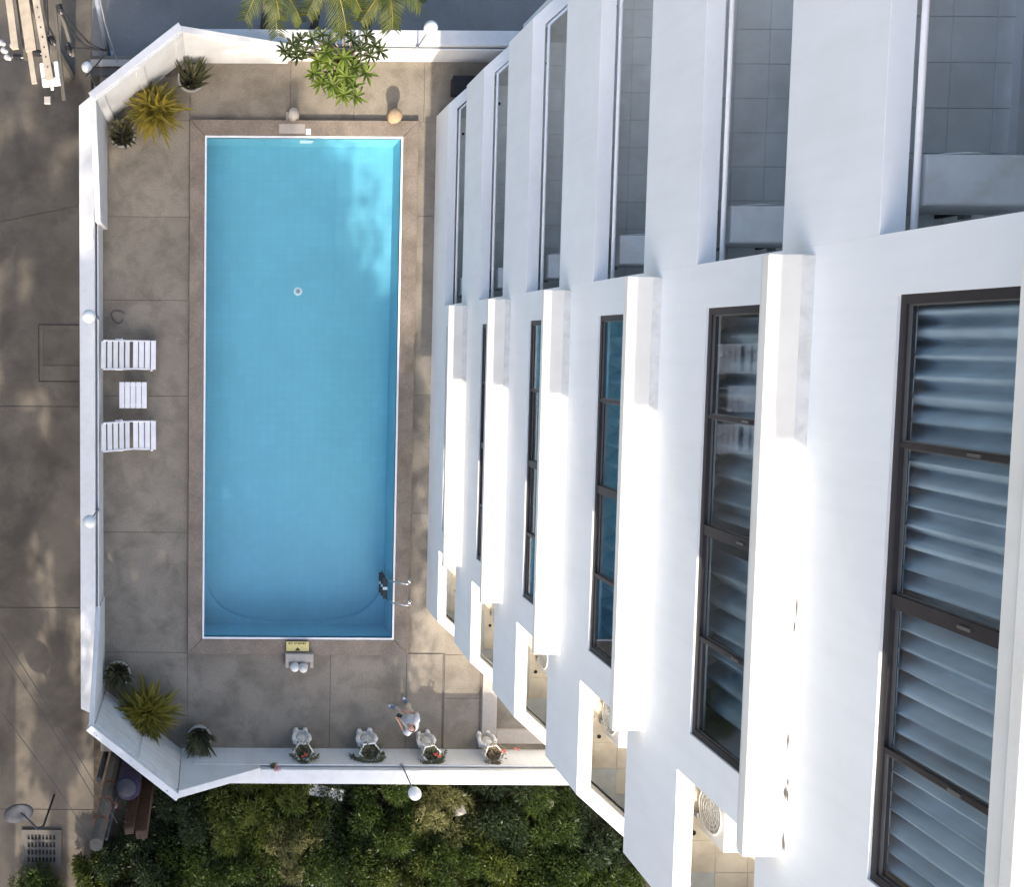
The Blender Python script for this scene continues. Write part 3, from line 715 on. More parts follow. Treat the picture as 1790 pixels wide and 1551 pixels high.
for Fl in range(1, 7):
    zf = Z1 + FH * (Fl - 1) - 3.14
    condenser((W + 0.40 + 0.49, YU + 0.45, zf + 0.345), math.pi, 0.98, 0.40, 0.66, 'white air conditioner condenser, far end of upper balcony, %s level' % ordn[Fl])
    if Fl >= 2:
        condenser((W + 0.63 + 0.17, YL - 0.62, zf + LOWUP + 0.002), -math.pi / 2, 0.86, 0.32, 0.66, 'white air conditioner condenser with round fan, lower corner balcony, %s level' % ordn[Fl], False)

# ------------------------------------------------------------------ deck furniture
def deck_chair(px0, py0, px1, py1, label):
    a, c = P(px0, py0, 0.75), P(px1, py1, 0.33)
    yc = (P(0, (py0 + py1) / 2, 0.4)).y; xb, xf = a.x, c.x
    o = empty('deck_chair', ((xb + xf) / 2, yc, 0), random.uniform(-0.01, 0.01), label, 'deck chair', 'white slatted deck chairs by the left wall')
    mx = (xb + xf) / 2; hw = 0.345
    L = xf - xb; s0 = xf - mx; hinge = s0 - L * 0.48
    def seat_z(x): return 0.36 - (s0 - x) * 0.10
    hz = seat_z(hinge)
    tilt = 0.92
    def back_z(x): return hz + (hinge - x) * tilt
    # seat slats
    xs = [s0 - 0.02 - k * 0.142 for k in range(5)]
    for k, x in enumerate(xs[:4]):
        MB().cbox(x - 0.118, x, -hw + (0 if k == 0 else 0.03), hw - (0 if k == 0 else 0.03), seat_z(x) - 0.022, seat_z(x), 0.005).build('seat_slat', M['plastic'], o)
    for k in range(5):
        x1_ = hinge - 0.05 - k * 0.128; z = back_z(x1_ - 0.05)
        sl = MB().cbox(-0.052, 0.052, -hw + 0.03, hw - 0.03, -0.02, 0, 0.005).build('back_slat', M['plastic'], o)
        sl.location = (x1_ - 0.05, 0, z); sl.rotation_euler = (0, math.atan(tilt), 0); sl.scale = (1.16, 1, 1)
    for s in (-1, 1):
        y = s * (hw - 0.015)
        MB().tube([(s0 - 0.16, y, seat_z(s0 - 0.16)), (hinge, y, hz + 0.004)], 0.022, 6).build('seat_rail', M['plastic'], o)
        MB().tube([(hinge, y, hz), (-s0 + 0.01, y, back_z(-s0 + 0.01))], 0.022, 6).build('back_rail', M['plastic'], o)
        MB().cbox(-0.36, -0.18, s * hw - 0.02, s * hw + 0.035, 0.50, 0.53, 0.005).build('armrest', M['plastic'], o)
        MB().box(-0.30, -0.25, s * hw - 0.012, s * hw + 0.02, 0.0, 0.50).build('leg', M['plastic'], o)
        MB().box(s0 - 0.15, s0 - 0.10, s * hw - 0.04, s * hw - 0.008, 0.0, 0.33).build('leg', M['plastic'], o)
    return o
deck_chair(181, 592, 274, 646, 'white slatted reclining deck chair, above the small white table')
deck_chair(181, 733, 274, 787, 'white slatted reclining deck chair, below the small white table')
a, c = P(208, 668, 0.45), P(257, 714, 0.45)
t = empty('side_table', ((a.x + c.x) / 2, (a.y + c.y) / 2, 0), 0, 'small square white slatted table between the two deck chairs', 'table')
hx, hy = (c.x - a.x) / 2, (a.y - c.y) / 2
for k in range(5):
    w_ = 2 * hx / 5
    MB().cbox(-hx + k * w_ + 0.007, -hx + (k + 1) * w_ - 0.007, -hy, hy, 0.425, 0.45, 0.005).build('slat', M['plastic'], t)
MB().box(-hx + 0.03, hx - 0.03, -hy + 0.05, -hy + 0.09, 0.385, 0.424).box(-hx + 0.03, hx - 0.03, hy - 0.09, hy - 0.05, 0.385, 0.424).build('apron', M['plastic'], t)
for sx in (-1, 1):
    for sy in (-1, 1): MB().box(sx * (hx - 0.06) - 0.025, sx * (hx - 0.06) + 0.025, sy * (hy - 0.07) - 0.02, sy * (hy - 0.07) + 0.02, 0, 0.384).build('leg', M['plastic'], t)

# ------------------------------------------------------------------ potted plants in the corners
def pot(o, r=0.31, h=0.36, mat='pot'):
    prof = [(r * 0.70, 0), (r * 0.92, h * 0.75), (r, h * 0.8), (r, h), (r * 0.88, h), (r * 0.84, h * 0.86)]
    MB().lathe(prof, 28).build('pot', M[mat], o, smooth=False)
    MB().lathe([(r * 0.5, h * 0.80), (r * 0.86, h * 0.86), (0.02, h * 0.87)], 20).build('soil', M['soil'], o)
def blade_pot(px, py, r, n, lean, label, seed, hmul=1.0):
    p = P(px, py, 0.35); rng = random.Random(seed)
    o = empty('potted_plant', (p.x, p.y, 0), rng.uniform(0, 6), label, 'potted plant', 'round pots with upright blade leaves')
    pot(o, r); m = MB(); wl = Vector((lean[0], lean[1], 0)); wl.rotate(Matrix.Rotation(-o.rotation_euler.z, 3, 'Z'))
    for k in range(n):
        a = rng.uniform(0, 2 * math.pi); rr = r * 0.75 * math.sqrt(rng.random())
        el = rng.uniform(1.1, 1.5) - rr / r * 0.35
        d = Vector((math.cos(a) * math.cos(el), math.sin(a) * math.cos(el), math.sin(el))) + wl
        m.leaf((rr * math.cos(a), rr * math.sin(a), 0.29), d, rng.uniform(0.22, 0.46) * hmul, rng.uniform(0.05, 0.075), rng.uniform(0.05, 0.5), n=4)
    m.build('foliage', M['sansev'], o)
blade_pot(334, 136, 0.315, 80, (0.1, 0.25), 'round cement pot of blade leaves against the top-left corner wall, right of the bush', 1, 1.15)
blade_pot(214, 234, 0.305, 80, (0, 0), 'round cement pot of dark blade leaves left of the upper yellow bush', 2, 0.8)
blade_pot(206, 1179, 0.31, 95, (0, -0.05), 'round cement pot of blade leaves above the lower yellow bush', 3, 0.85)
blade_pot(348, 1291, 0.30, 95, (0.0, -0.25), 'round cement pot of blade leaves right of the lower yellow bush', 4, 1.1)
def big_rosette(px, py, label, mat, seed, n=190, Lr=(0.5, 0.9)):
    p = P(px, py, 0.5); rng = random.Random(seed)
    o = empty('strap_leaf_bush', (p.x, p.y, 0), 0, label, 'bush', 'yellow green strap leaf bushes in the corners')
    pot(o, 0.27, 0.34); m = MB()
    MB().tube([(0, 0, 0.28), (0.01, 0.0, 0.5)], [0.07, 0.05], 8).build('stem', M['bark'], o)
    for k in range(n):
        a = k * 2.39996 + rng.uniform(-0.2, 0.2); t = k / n
        el = 0.12 + 1.15 * t ** 1.2 + rng.uniform(-0.12, 0.12)
        d = (math.cos(a) * math.cos(el), math.sin(a) * math.cos(el), math.sin(el))
        cx, cy = 0.16 * math.cos(a * 3.1), 0.14 * math.sin(a * 2.3)
        m.leaf((cx + 0.04 * d[0], cy + 0.04 * d[1], 0.38 + 0.2 * t), d, rng.uniform(*Lr) * (1 - 0.35 * t), rng.uniform(0.075, 0.115), rng.uniform(0.3, 0.9), n=5, fold=0.2)
    m.build('foliage', M[mat], o)
big_rosette(270, 190, 'yellow green strap-leaf bush in the top-left corner of the deck', 'strap', 5)
big_rosette(256, 1248, 'olive yellow strap-leaf bush in the bottom-left corner of the deck', 'strap2', 6, 280, (0.55, 0.95))

# ------------------------------------------------------------------ stone pieces at the pool ends
p = P(511, 201, 0.0)
o = empty('stone_bollard', (p.x, p.y - 0.06, 0), 0, 'pale rounded stone post at the top edge of the pool coping', 'stone post')
MB().cbox(-0.15, 0.15, -0.12, 0.12, 0, 0.10, 0.01).build('base', M['stone'], o)
MB().lathe([(0.125, 0.10), (0.115, 0.3), (0.135, 0.36), (0.13, 0.46), (0.09, 0.54), (0.03, 0.57)], 20).build('post', M['stone'], o, smooth=True)
p = P(685, 206, 0.0)
o = empty('stone_bollard', (p.x, p.y - 0.04, 0), 0, 'squat tan stone stool in sunlight at the top right of the pool', 'stone post')
MB().lathe([(0.15, 0), (0.15, 0.04), (0.115, 0.08), (0.12, 0.3), (0.165, 0.36), (0.17, 0.42)], 22).build('post', M['tanstone'], o, smooth=True)
MB().lathe([(0.165, 0.42), (0.15, 0.455), (0.08, 0.48), (0.02, 0.485)], 22).build('cushion_top', M['tanstone'], o, smooth=True)
# bench-like block with two domes, and yellow sign plate before it
p = P(523, 1157, 0.2)
o = empty('stone_block', (p.x, p.y, 0), 0, 'stone block with two rounded white domes at the bottom end of the pool', 'stone block')
MB().cbox(-0.34, 0.34, 0.02, 0.22, 0, 0.30, 0.015).build('slab', M['stone'], o, bevel=0.01)
MB().cbox(-0.34, -0.25, -0.14, 0.018, 0, 0.28, 0.012).build('arm', M['stone'], o)
MB().cbox(0.25, 0.34, -0.14, 0.018, 0, 0.28, 0.012).build('arm', M['stone'], o)
MB().cbox(-0.248, 0.248, -0.10, 0.018, 0, 0.22, 0.012).build('seat', M['stone'], o)
for x, y in ((-0.12, -0.1), (0.09, -0.12)):
    MB().lathe([(0.10, 0.16), (0.115, 0.28), (0.10, 0.38), (0.06, 0.44), (0.01, 0.455)], 18, (x, y)).build('dome', M['plaster'], o, smooth=True)
p = P(520, 1129.5, ZC + 0.06)
o = empty('warning_sign', (p.x, p.y, ZC), 0, 'small yellow warning plate with black triangle on the lower pool coping', 'sign')
def flat(mb, name, mat): return mb.build(name, mat, o)
pl = flat(MB().box(-0.275, 0.275, -0.115, 0.115, 0.10, 0.112), 'plate', M['yellow'])
flat(MB().box(-0.25, -0.22, -0.10, -0.06, 0, 0.099).box(0.22, 0.25, -0.10, -0.06, 0, 0.099).box(-0.25, -0.22, 0.06, 0.10, 0, 0.099).box(0.22, 0.25, 0.06, 0.10, 0, 0.099), 'stand', M['dark'])
flat(MB().add([(-0.07, -0.105, 0.1135), (0.07, -0.105, 0.1135), (0.03, -0.05, 0.1135), (0.0, -0.02, 0.1135), (-0.03, -0.05, 0.1135)], [(0, 1, 2, 3, 4)]), 'triangle_mark', M['black'])
m = MB(); x = -0.22
for k, w_ in enumerate((0.03, 0.035, 0.012, 0.03, 0.03, 0.02, 0.03, 0.028, 0.03, 0.022)):
    m.box(x, x + w_, 0.055 + (0.012 if k % 3 == 1 else 0), 0.095, 0.1125, 0.1138); x += w_ + (0.014 if k != 2 else 0.035)
flat(m, 'lettering', M['black'])
# dark box by the building at the top
p = P(803, 152, 0.15)
o = empty('equipment_box', (p.x, p.y, 0), 0, 'dark box on the deck against the building, top right', 'box')
MB().cbox(-0.18, 0.5, -0.2, 0.2, 0.05, 0.30, 0.015).build('box_body', M['dark'], o, bevel=0.01)
MB().cbox(-0.2, 0.52, -0.22, 0.22, 0.302, 0.33, 0.01).build('lid', M['dark'], o)
for sx in (-0.14, 0.46): MB().box(sx - 0.03, sx + 0.03, -0.17, 0.17, 0.0, 0.05).build('foot', M['dark'], o)

# ------------------------------------------------------------------ white plaster planters along the bottom wall
def planter(px, py, rz, label, plant, seed):
    p = P(px, py, 0.0); rng = random.Random(seed)
    o = empty('plaster_planter', (p.x, p.y, 0), rz, label, 'planter', 'white plaster planters along the bottom wall')
    k = rng.uniform(0.93, 1.05); o.scale = (k * rng.uniform(0.94, 1.04), k, rng.uniform(0.92, 1.04))
    MB().cbox(-0.19, 0.19, -0.19, 0.16, 0, 0.09, 0.015).build('plinth', M['plaster'], o, bevel=0.01)
    MB().lathe([(0.13, 0.09), (0.17, 0.2), (0.18, 0.34), (0.15, 0.5), (0.14, 0.58), (0.19, 0.68)], 16, (0, -0.03)).build('body', M['plaster'], o, smooth=True)
    for s in (-1, 1):
        MB().lathe([(0.05, 0.0), (0.062, 0.05), (0.058, 0.12), (0.03, 0.15)], 12, (s * 0.115, 0.19)).build('foot', M['plaster'], o, smooth=True)
        MB().tube([(s * 0.12, 0.06, 0.55), (s * 0.2, 0.10, 0.42), (s * 0.19, 0.14, 0.30), (s * 0.13, 0.17, 0.2)], [0.05, 0.055, 0.05, 0.045], 8).build('arm', M['plaster'], o, smooth=True)
        MB().ball((s * 0.13, 0.13, 0.62), 0.05, 0.04, 0.06).build('ear', M['plaster'], o, smooth=True)
    MB().lathe([(0.15, 0.62), (0.24, 0.74), (0.25, 0.84), (0.215, 0.84), (0.205, 0.76)], 6, (0, -0.04)).build('bowl', M['plaster'], o)
    MB().lathe([(0.1, 0.72), (0.19, 0.76), (0.02, 0.77)], 12, (0, -0.04)).build('soil', M['soil'], o)
    m = MB(); fl = MB()
    n = plant.get('n', 120)
    for k in range(n):
        a = rng.uniform(0, 2 * math.pi); r0 = 0.16 * math.sqrt(rng.random())
        b_ = Vector((r0 * math.cos(a), -0.04 + r0 * math.sin(a), 0.77))
        out = Vector((math.cos(a), math.sin(a), rng.uniform(0.3, 1.6))); out += Vector((plant.get('lean', 0), -0.2, 0))
        out.normalize(); L = rng.uniform(0.05, plant.get('h', 0.22))
        tip = b_ + out * L + Vector((0, 0, -L * 0.2))
        for j in range(3): m.leaf(b_.lerp(tip, 0.4 + 0.3 * j), (rng.uniform(-1, 1), rng.uniform(-1, 1), rng.uniform(-0.1, 0.9)), rng.uniform(0.05, 0.09), rng.uniform(0.022, 0.04), 0.4, n=2, shape='oval')
    for k in range(plant.get('trail', 8)):
        a = rng.uniform(-2.6, -0.4); q = Vector((0.2 * math.cos(a), -0.04 + 0.2 * math.sin(a), 0.87)); 
        for j in range(9):
            q += Vector((math.cos(a) * 0.03 + rng.uniform(-0.03, 0.03), math.sin(a) * 0.02 + rng.uniform(-0.02, 0.02), 0.015 - 0.03 * j * 0.5))
            for _ in range(3): m.leaf(q, (rng.uniform(-1, 1), rng.uniform(-1, 1), rng.uniform(-0.2, 0.6)), 0.07, 0.035, 0.3, n=2, shape='oval')
    m.build('foliage', M[plant.get('mat', 'potplant')], o)
    for (x, y, z, nn, mat) in plant.get('flowers', []):
        for k in range(nn):
            f = MB()
            c_ = Vector((x, y, z)) + Vector((rng.uniform(-1, 1), rng.uniform(-1, 1), rng.uniform(-.5, 1))) * 0.06
            for j in range(4): f.leaf(c_, (rng.uniform(-1, 1), rng.uniform(-1, 1), rng.uniform(0, 0.8)), 0.05, 0.04, 0.2, n=2, shape='oval')
            f.build('flower', M[mat], o)
planter(525, 1287, 0.02, 'white plaster planter, first from the left, with a dense round green plant', {'n': 120, 'h': 0.20, 'flowers': [(0.02, -0.05, 1.0, 4, 'redflower')]}, 1)
planter(638, 1290, 0.12, 'white plaster planter, second from the left, with grey trailing plant', {'n': 80, 'h': 0.17, 'trail': 14}, 2)
planter(741, 1292, 0.22, 'white plaster planter with orange-red flowers beside the standing person', {'n': 75, 'h': 0.19, 'lean': 0.3, 'trail': 16, 'flowers': [(0.12, -0.02, 0.98, 7, 'redflower')]}, 3)
planter(846, 1292, 0.22, 'white plaster planter nearest the building with dry stems and red flowers', {'n': 90, 'h': 0.22, 'mat': 'dryplant', 'lean': 0.4, 'trail': 8, 'flowers': [(0.24, 0.05, 1.0, 4, 'redflower'), (0.55, 0.06, 1.02, 3, 'redflower')]}, 4)
p = P(478, 1340, 0.87)
o = empty('flower_pot', (p.x, -10.02, 0.862), 0, 'little pink flowers in a dark pot on the bottom wall, left of the planters', 'flower pot')
MB().lathe([(0.05, 0), (0.07, 0.1), (0.06, 0.1), (0.03, 0.09)], 12).build('pot', M['dark'], o)
m = MB(); f = MB(); rng = random.Random(3)
for k in range(26): m.leaf((0, 0, 0.09), (rng.uniform(-1, 1), rng.uniform(-1, 1), rng.uniform(0.1, 1)), rng.uniform(0.08, 0.15), 0.04, 0.5, n=2, shape='oval')
for k in range(16): f.leaf((rng.uniform(-.0, 0.14), rng.uniform(-.08, .1), 0.16 + rng.uniform(0, .05)), (rng.uniform(-1, 1), rng.uniform(-1, 1), 0.6), 0.05, 0.04, 0.2, n=2, shape='oval')
m.build('foliage', M['potplant'], o); f.build('flower', M['pinkflower'], o)

# ------------------------------------------------------------------ person
def remesh(o, vox, sm=3):
    r = o.modifiers.new('remesh', 'REMESH'); r.mode = 'VOXEL'; r.voxel_size = vox; r.use_smooth_shade = True
    s = o.modifiers.new('smooth', 'SMOOTH'); s.iterations = sm; s.factor = 0.5
p = P(701, 1232, 0.0)
per = empty('person', (p.x + 0.02, p.y - 0.02, 0), R(56), 'person in pale grey shirt, beige trousers and blue shoes standing by a planter', 'person')
hipL, hipR = (-0.095, -0.02, 0.86), (0.095, -0.02, 0.86)
kneeL, kneeR = (-0.11, 0.10, 0.48), (0.11, 0.02, 0.47)
ankL, ankR = (-0.13, 0.10, 0.09), (0.12, -0.08, 0.09)
shL, shR = (-0.19, 0.02, 1.34), (0.19, 0.02, 1.34)
elL, elR = (-0.27, -0.02, 1.07), (0.26, 0.0, 1.07)
wrL, wrR = (-0.14, 0.24, 1.06), (0.14, 0.20, 1.02)
body = MB()
for hip, kn, an in ((hipL, kneeL, ankL), (hipR, kneeR, ankR)):
    body.tube([hip, kn, (kn[0], kn[1] - 0.02, 0.33), an], [0.085, 0.058, 0.056, 0.038], 12)
body.tube([(0, -0.02, 0.84), (0, -0.01, 1.02), (0, 0.0, 1.2), (0, 0.01, 1.33), (0, 0.03, 1.39)], [0.14, 0.125, 0.15, 0.14, 0.06], 14)
body.tube([(0, 0.03, 1.36), (0, 0.07, 1.47)], [0.055, 0.05], 10)
body.ball((0, 0.105, 1.545), 0.074, 0.095, 0.115)
body.ball((0, 0.15, 1.505), 0.055, 0.055, 0.07)
body.ball((0, 0.212, 1.525), 0.014, 0.022, 0.022, 8, 6)                 # nose
for s in (-1, 1):
    body.ball((s * 0.076, 0.09, 1.535), 0.012, 0.022, 0.03, 8, 6)       # ears
    body.ball((s * 0.03, 0.185, 1.55), 0.018, 0.014, 0.012, 8, 6)
body.ball((0, 0.195, 1.475), 0.026, 0.014, 0.010, 8, 6)                 # lips
for sh, el, wr, sg in ((shL, elL, wrL, 1), (shR, elR, wrR, -1)):
    body.tube([sh, el, wr], [0.052, 0.040, 0.028], 10)
    w0 = Vector(wr); dv = (w0 - Vector(el)).normalized(); sd = Vector((dv.y, -dv.x, 0)).normalized()
    body.tube([w0, w0 + dv * 0.08], [0.03, 0.036], 8)
    for k, ln in enumerate((0.062, 0.074, 0.07, 0.055)):
        b0 = w0 + dv * 0.075 + sd * (k - 1.5) * 0.019
        body.tube([b0, b0 + dv * ln * 0.55 + Vector((0, 0, 0.004)), b0 + dv * ln * 0.8 + Vector((0, 0, 0.03))], [0.0095, 0.009, 0.0075], 6)
    b0 = w0 + dv * 0.025 + sd * sg * 0.032
    body.tube([b0, b0 + sd * sg * 0.022 + dv * 0.03 + Vector((0, 0, 0.012)), b0 + sd * sg * 0.015 + dv * 0.055 + Vector((0, 0, 0.03))], [0.012, 0.011, 0.009], 6)
bo = body.build('body', M['skin'], per); remesh(bo, 0.0075, 2)
sh_ = MB()
sh_.tube([(0, -0.02, 0.86), (0, -0.015, 0.95), (0, 0.0, 1.12), (0, 0.01, 1.26), (0, 0.02, 1.36), (0, 0.03, 1.395)], [0.155, 0.15, 0.168, 0.17, 0.13, 0.07], 16)
for sh, el in ((shL, elL), (shR, elR)):
    sh_.tube([(sh[0] * 0.55, sh[1], 1.34), sh, Vector(sh).lerp(Vector(el), 0.75)], [0.085, 0.078, 0.062], 12)
so = sh_.build('shirt', M['shirt'], per); remesh(so, 0.012, 3)
tr = MB()
tr.tube([(0, -0.02, 0.80), (0, -0.02, 0.93)], [0.15, 0.15], 14)
for hip, kn, an in ((hipL, kneeL, ankL), (hipR, kneeR, ankR)):
    tr.tube([hip, kn, (kn[0], kn[1] * 0.6 + an[1] * 0.4 - 0.02, 0.30), (an[0], an[1], 0.12)], [0.11, 0.082, 0.076, 0.066], 12)
to = tr.build('trousers', M['shorts'], per); remesh(to, 0.012, 3)
for an, rot in ((ankL, 0.25), (ankR, -0.35)):
    s = MB().ball((0, 0.06, 0.05), 0.048, 0.14, 0.045, 14, 8); s.ball((0, -0.02, 0.075), 0.043, 0.055, 0.05, 12, 8)
    so = s.build('shoe', M['shoe'], per, smooth=True); so.location = (an[0], an[1], 0.012); so.rotation_euler = (0, 0, rot)
    MB().lathe([(0.047, 0), (0.05, 0.018), (0.046, 0.024)], 18, (0, 0.06), 1, 2.9).build('sole', M['shoewhite'], so)
    MB().ball((0, 0.165, 0.055), 0.034, 0.034, 0.03, 10, 6).build('toe_cap', M['shoewhite'], so, smooth=True)
hm = MB()
for k in range(150):
    rng = random.Random(k); a = rng.uniform(math.pi * 0.02, math.pi * 0.98) + math.pi; t = rng.uniform(0.25, 1.0)
    z = 1.49 + 0.13 * t; rr = math.sqrt(max(0.05, 1 - ((z - 1.545) / 0.115) ** 2))
    hm.ball((0.077 * rr * math.cos(a), 0.105 + 0.098 * rr * math.sin(a), z), 0.016, 0.016, 0.014, 6, 4)
ho = hm.build('hair', M['hair'], per); remesh(ho, 0.008, 2)
ph = empty('phone', (0, 0, 0), 0, 'black phone held in the hands of the standing person', 'phone')
w = Vector((-0.02, 0.315, 1.09)); Rz = Matrix.Rotation(R(56), 4, 'Z'); w.rotate(Rz.to_3x3())
ph.location = Vector(per.location) + w; ph.rotation_euler = (0.5, 0, R(56))
MB().cbox(-0.05, 0.05, -0.085, 0.085, -0.006, 0.006, 0.003).build('phone_case', M['dark'], ph, bevel=0.003)
MB().box(-0.045, 0.045, -0.078, 0.078, 0.0061, 0.0068).build('phone_screen', M['roomdark'], ph)

# ------------------------------------------------------------------ frangipani over the top wall
p = P(600, 112, 0.0)
o = empty('frangipani', (p.x, 6.45, 0), 0, 'bright green frangipani shrub leaning over the white top wall', 'shrub')
rng = random.Random(12)
tr = MB(); lv = MB(); ld_ = MB()
def rosette(mb, c, d, n, L, w):
    d = Vector(d).normalized(); a0 = rng.uniform(0, 6)
    u = d.orthogonal().normalized(); v = d.cross(u)
    for k in range(n):
        a = a0 + 2.4 * k; el = 0.15 + 0.9 * k / n
        dr = (u * math.cos(a) + v * math.sin(a)) * math.cos(el) + d * math.sin(el)
        mb.leaf(c, dr, L * rng.uniform(0.75, 1.15), w * rng.uniform(0.8, 1.1), rng.uniform(0.3, 0.8), n=4, fold=0.2, shape='oval')
def to_local(px, py, z): q = P(px, py, z); return Vector((q.x - p.x, q.y - 6.45, z))
root = Vector((0, 0, 0))
crowns = [(590, 130, 1.2), (560, 145, 1.0), (615, 150, 0.9), (600, 100, 1.6), (575, 110, 1.4), (618, 118, 1.3), (548, 128, 1.1), (590, 158, 0.8), (622, 168, 0.7), (605, 135, 1.4), (570, 92, 1.7), (600, 165, 0.95), (580, 148, 1.25), (640, 128, 0.8), (555, 105, 1.5)]
for (x, y, z) in crowns:
    q = to_local(x, y, z); tr.tube([root, root.lerp(q, 0.5) + Vector((rng.uniform(-.1, .1), rng.uniform(-.1, .1), 0.15)), q], [0.04, 0.028, 0.018], 7)
    rosette(lv, q, (rng.uniform(-.3, .3), rng.uniform(-.4, .2), 1), 12, 0.30, 0.085)
dark = [(505, 95, 2.0), (512, 78, 2.2), (520, 100, 1.9), (533, 90, 2.1), (498, 88, 2.0), (526, 70, 2.3), (545, 66, 2.4), (563, 60, 2.5), (648, 98, 1.9), (655, 80, 2.1), (640, 62, 2.3), (665, 90, 1.9), (575, 75, 2.2), (615, 70, 2.3), (598, 55, 2.5), (630, 85, 2.0)]
for (x, y, z) in dark:
    q = to_local(x, y, z); tr.tube([root + Vector((0, 0, 0.4)), root.lerp(q, 0.55) + Vector((0, 0.05, 0.35)), q], [0.035, 0.022, 0.013], 6)
    rosette(ld_, q, (rng.uniform(-.4, .4), rng.uniform(-.4, .4), 1), 9, 0.24, 0.07)
tr.build('trunk', M['bark'], o, smooth=True); lv.build('crown', M['frangi'], o); ld_.build('upper_leaves', M['frangidark'], o)

# ------------------------------------------------------------------ palms behind the top wall
def palm(px, py, zt, n, L, label, seed, mat='palm', lean=(0, 0)):
    c = P(px, py, zt); rng = random.Random(seed)
    o = empty('palm', (c.x, c.y, ZR), 0, label, 'palm', 'palms behind the top wall')
    h = zt - ZR
    MB().tube([(0.1, 0.15, 0), (0.05, 0.1, h * 0.4), (0, 0, h)], [0.10, 0.075, 0.06], 10).build('trunk', M['bark'], o, smooth=True)
    rb = MB(); m = MB()
    for k in range(n):
        a = k * 2.39996 + rng.uniform(-0.25, 0.25); el = rng.uniform(0.25, 1.15)
        d = Vector((math.cos(a) * math.cos(el) + lean[0], math.sin(a) * math.cos(el) + lean[1], math.sin(el))).normalized()
        q = Vector((0, 0, h)); pts = [q.copy()]; dd = d.copy(); S = 12; ln = L * rng.uniform(0.75, 1.1)
        for j in range(S):
            dd = (dd - Vector((0, 0, 1)) * 0.17).normalized(); q = q + dd * ln / S; pts.append(q.copy())
            side = dd.cross(Vector((0, 0, 1))).normalized()
            if j > 1:
                for s in (-1, 1):
                    for t in (0.0, 0.5):
                        ld2 = (dd * 0.75 + side * s * 0.9 + Vector((0, 0, rng.uniform(-0.25, 0.2)))).normalized()
                        m.leaf(pts[-2].lerp(q, t), ld2, 0.42 * (1 - 0.55 * abs(j / S - 0.45)) * rng.uniform(0.8, 1.1), 0.030, 0.5, n=3)
        rb.tube(pts, [0.018 * (1 - 0.8 * i / S) + 0.003 for i in range(S + 1)], 5)
    rb.build('rib', M['strap2'], o); m.build('crown', M[mat], o)
palm(470, -45, 3.0, 11, 1.35, 'feathery palm left of the frangipani behind the top wall', 3)
palm(575, -50, 3.1, 11, 1.4, 'feathery palm directly behind the frangipani', 4)
palm(675, -25, 2.9, 12, 1.2, 'feathery palm right of the frangipani beside the globe lamp', 5)

# ------------------------------------------------------------------ garden shrubs below the wall
def shrub(px, py, zc, r, h, n, mat, label, seed, leaf=(0.13, 0.05), flower=None):
    c = P(px, py, zc); rng = np.random.default_rng(seed); rr = random.Random(seed)
    o = empty('garden_shrub', (c.x, c.y, ZR + 0.01), 0, label, 'shrub', 'garden shrubs below the bottom wall')
    st = MB(); k_ = 7; subs = []
    for k in range(30):
        a = rr.uniform(0, 2 * math.pi); q = r * math.sqrt(rr.random()) * 1.0
        e = Vector((q * math.cos(a), q * math.sin(a), h * rr.uniform(0.45, 1.0) * (1 - 0.35 * (q / r) ** 2)))
        st.tube([(0.1 * math.cos(a), 0.1 * math.sin(a), 0), e * 0.5 + Vector((rr.uniform(-.1, .1), rr.uniform(-.1, .1), 0.1)), e], [0.02, 0.013, 0.006], 5)
        subs.append(e)
    st.build('stem', M['bark'], o)
    cs = np.array([tuple(s) for s in subs]); idx = rng.integers(0, len(cs), n)
    cr = r * 0.27
    dv = rng.normal(0, 1, (n, 3)); dv /= np.linalg.norm(dv, axis=1, keepdims=True)
    rad = cr * rng.uniform(0.25, 1.0, n) ** 0.5
    pts = cs[idx] + dv * rad[:, None] * np.array([1, 1, 0.85]); pts[:, 2] = np.maximum(pts[:, 2], 0.05)
    leaf_cloud('foliage', pts, dv * 0.8 + np.array([0, 0, 0.55]), leaf[0], leaf[1], M[mat], o, rng, 0.45)
    if flower:
        m = MB()
        for k in range(flower[1]):
            e = Vector(pts[rr.randrange(n)]) + Vector((0, 0, 0.06))
            for j in range(5): m.leaf(e, (rr.uniform(-1, 1), rr.uniform(-1, 1), 0.5), 0.05, 0.035, 0.2, n=2, shape='oval')
        m.build('flower', M[flower[0]], o)
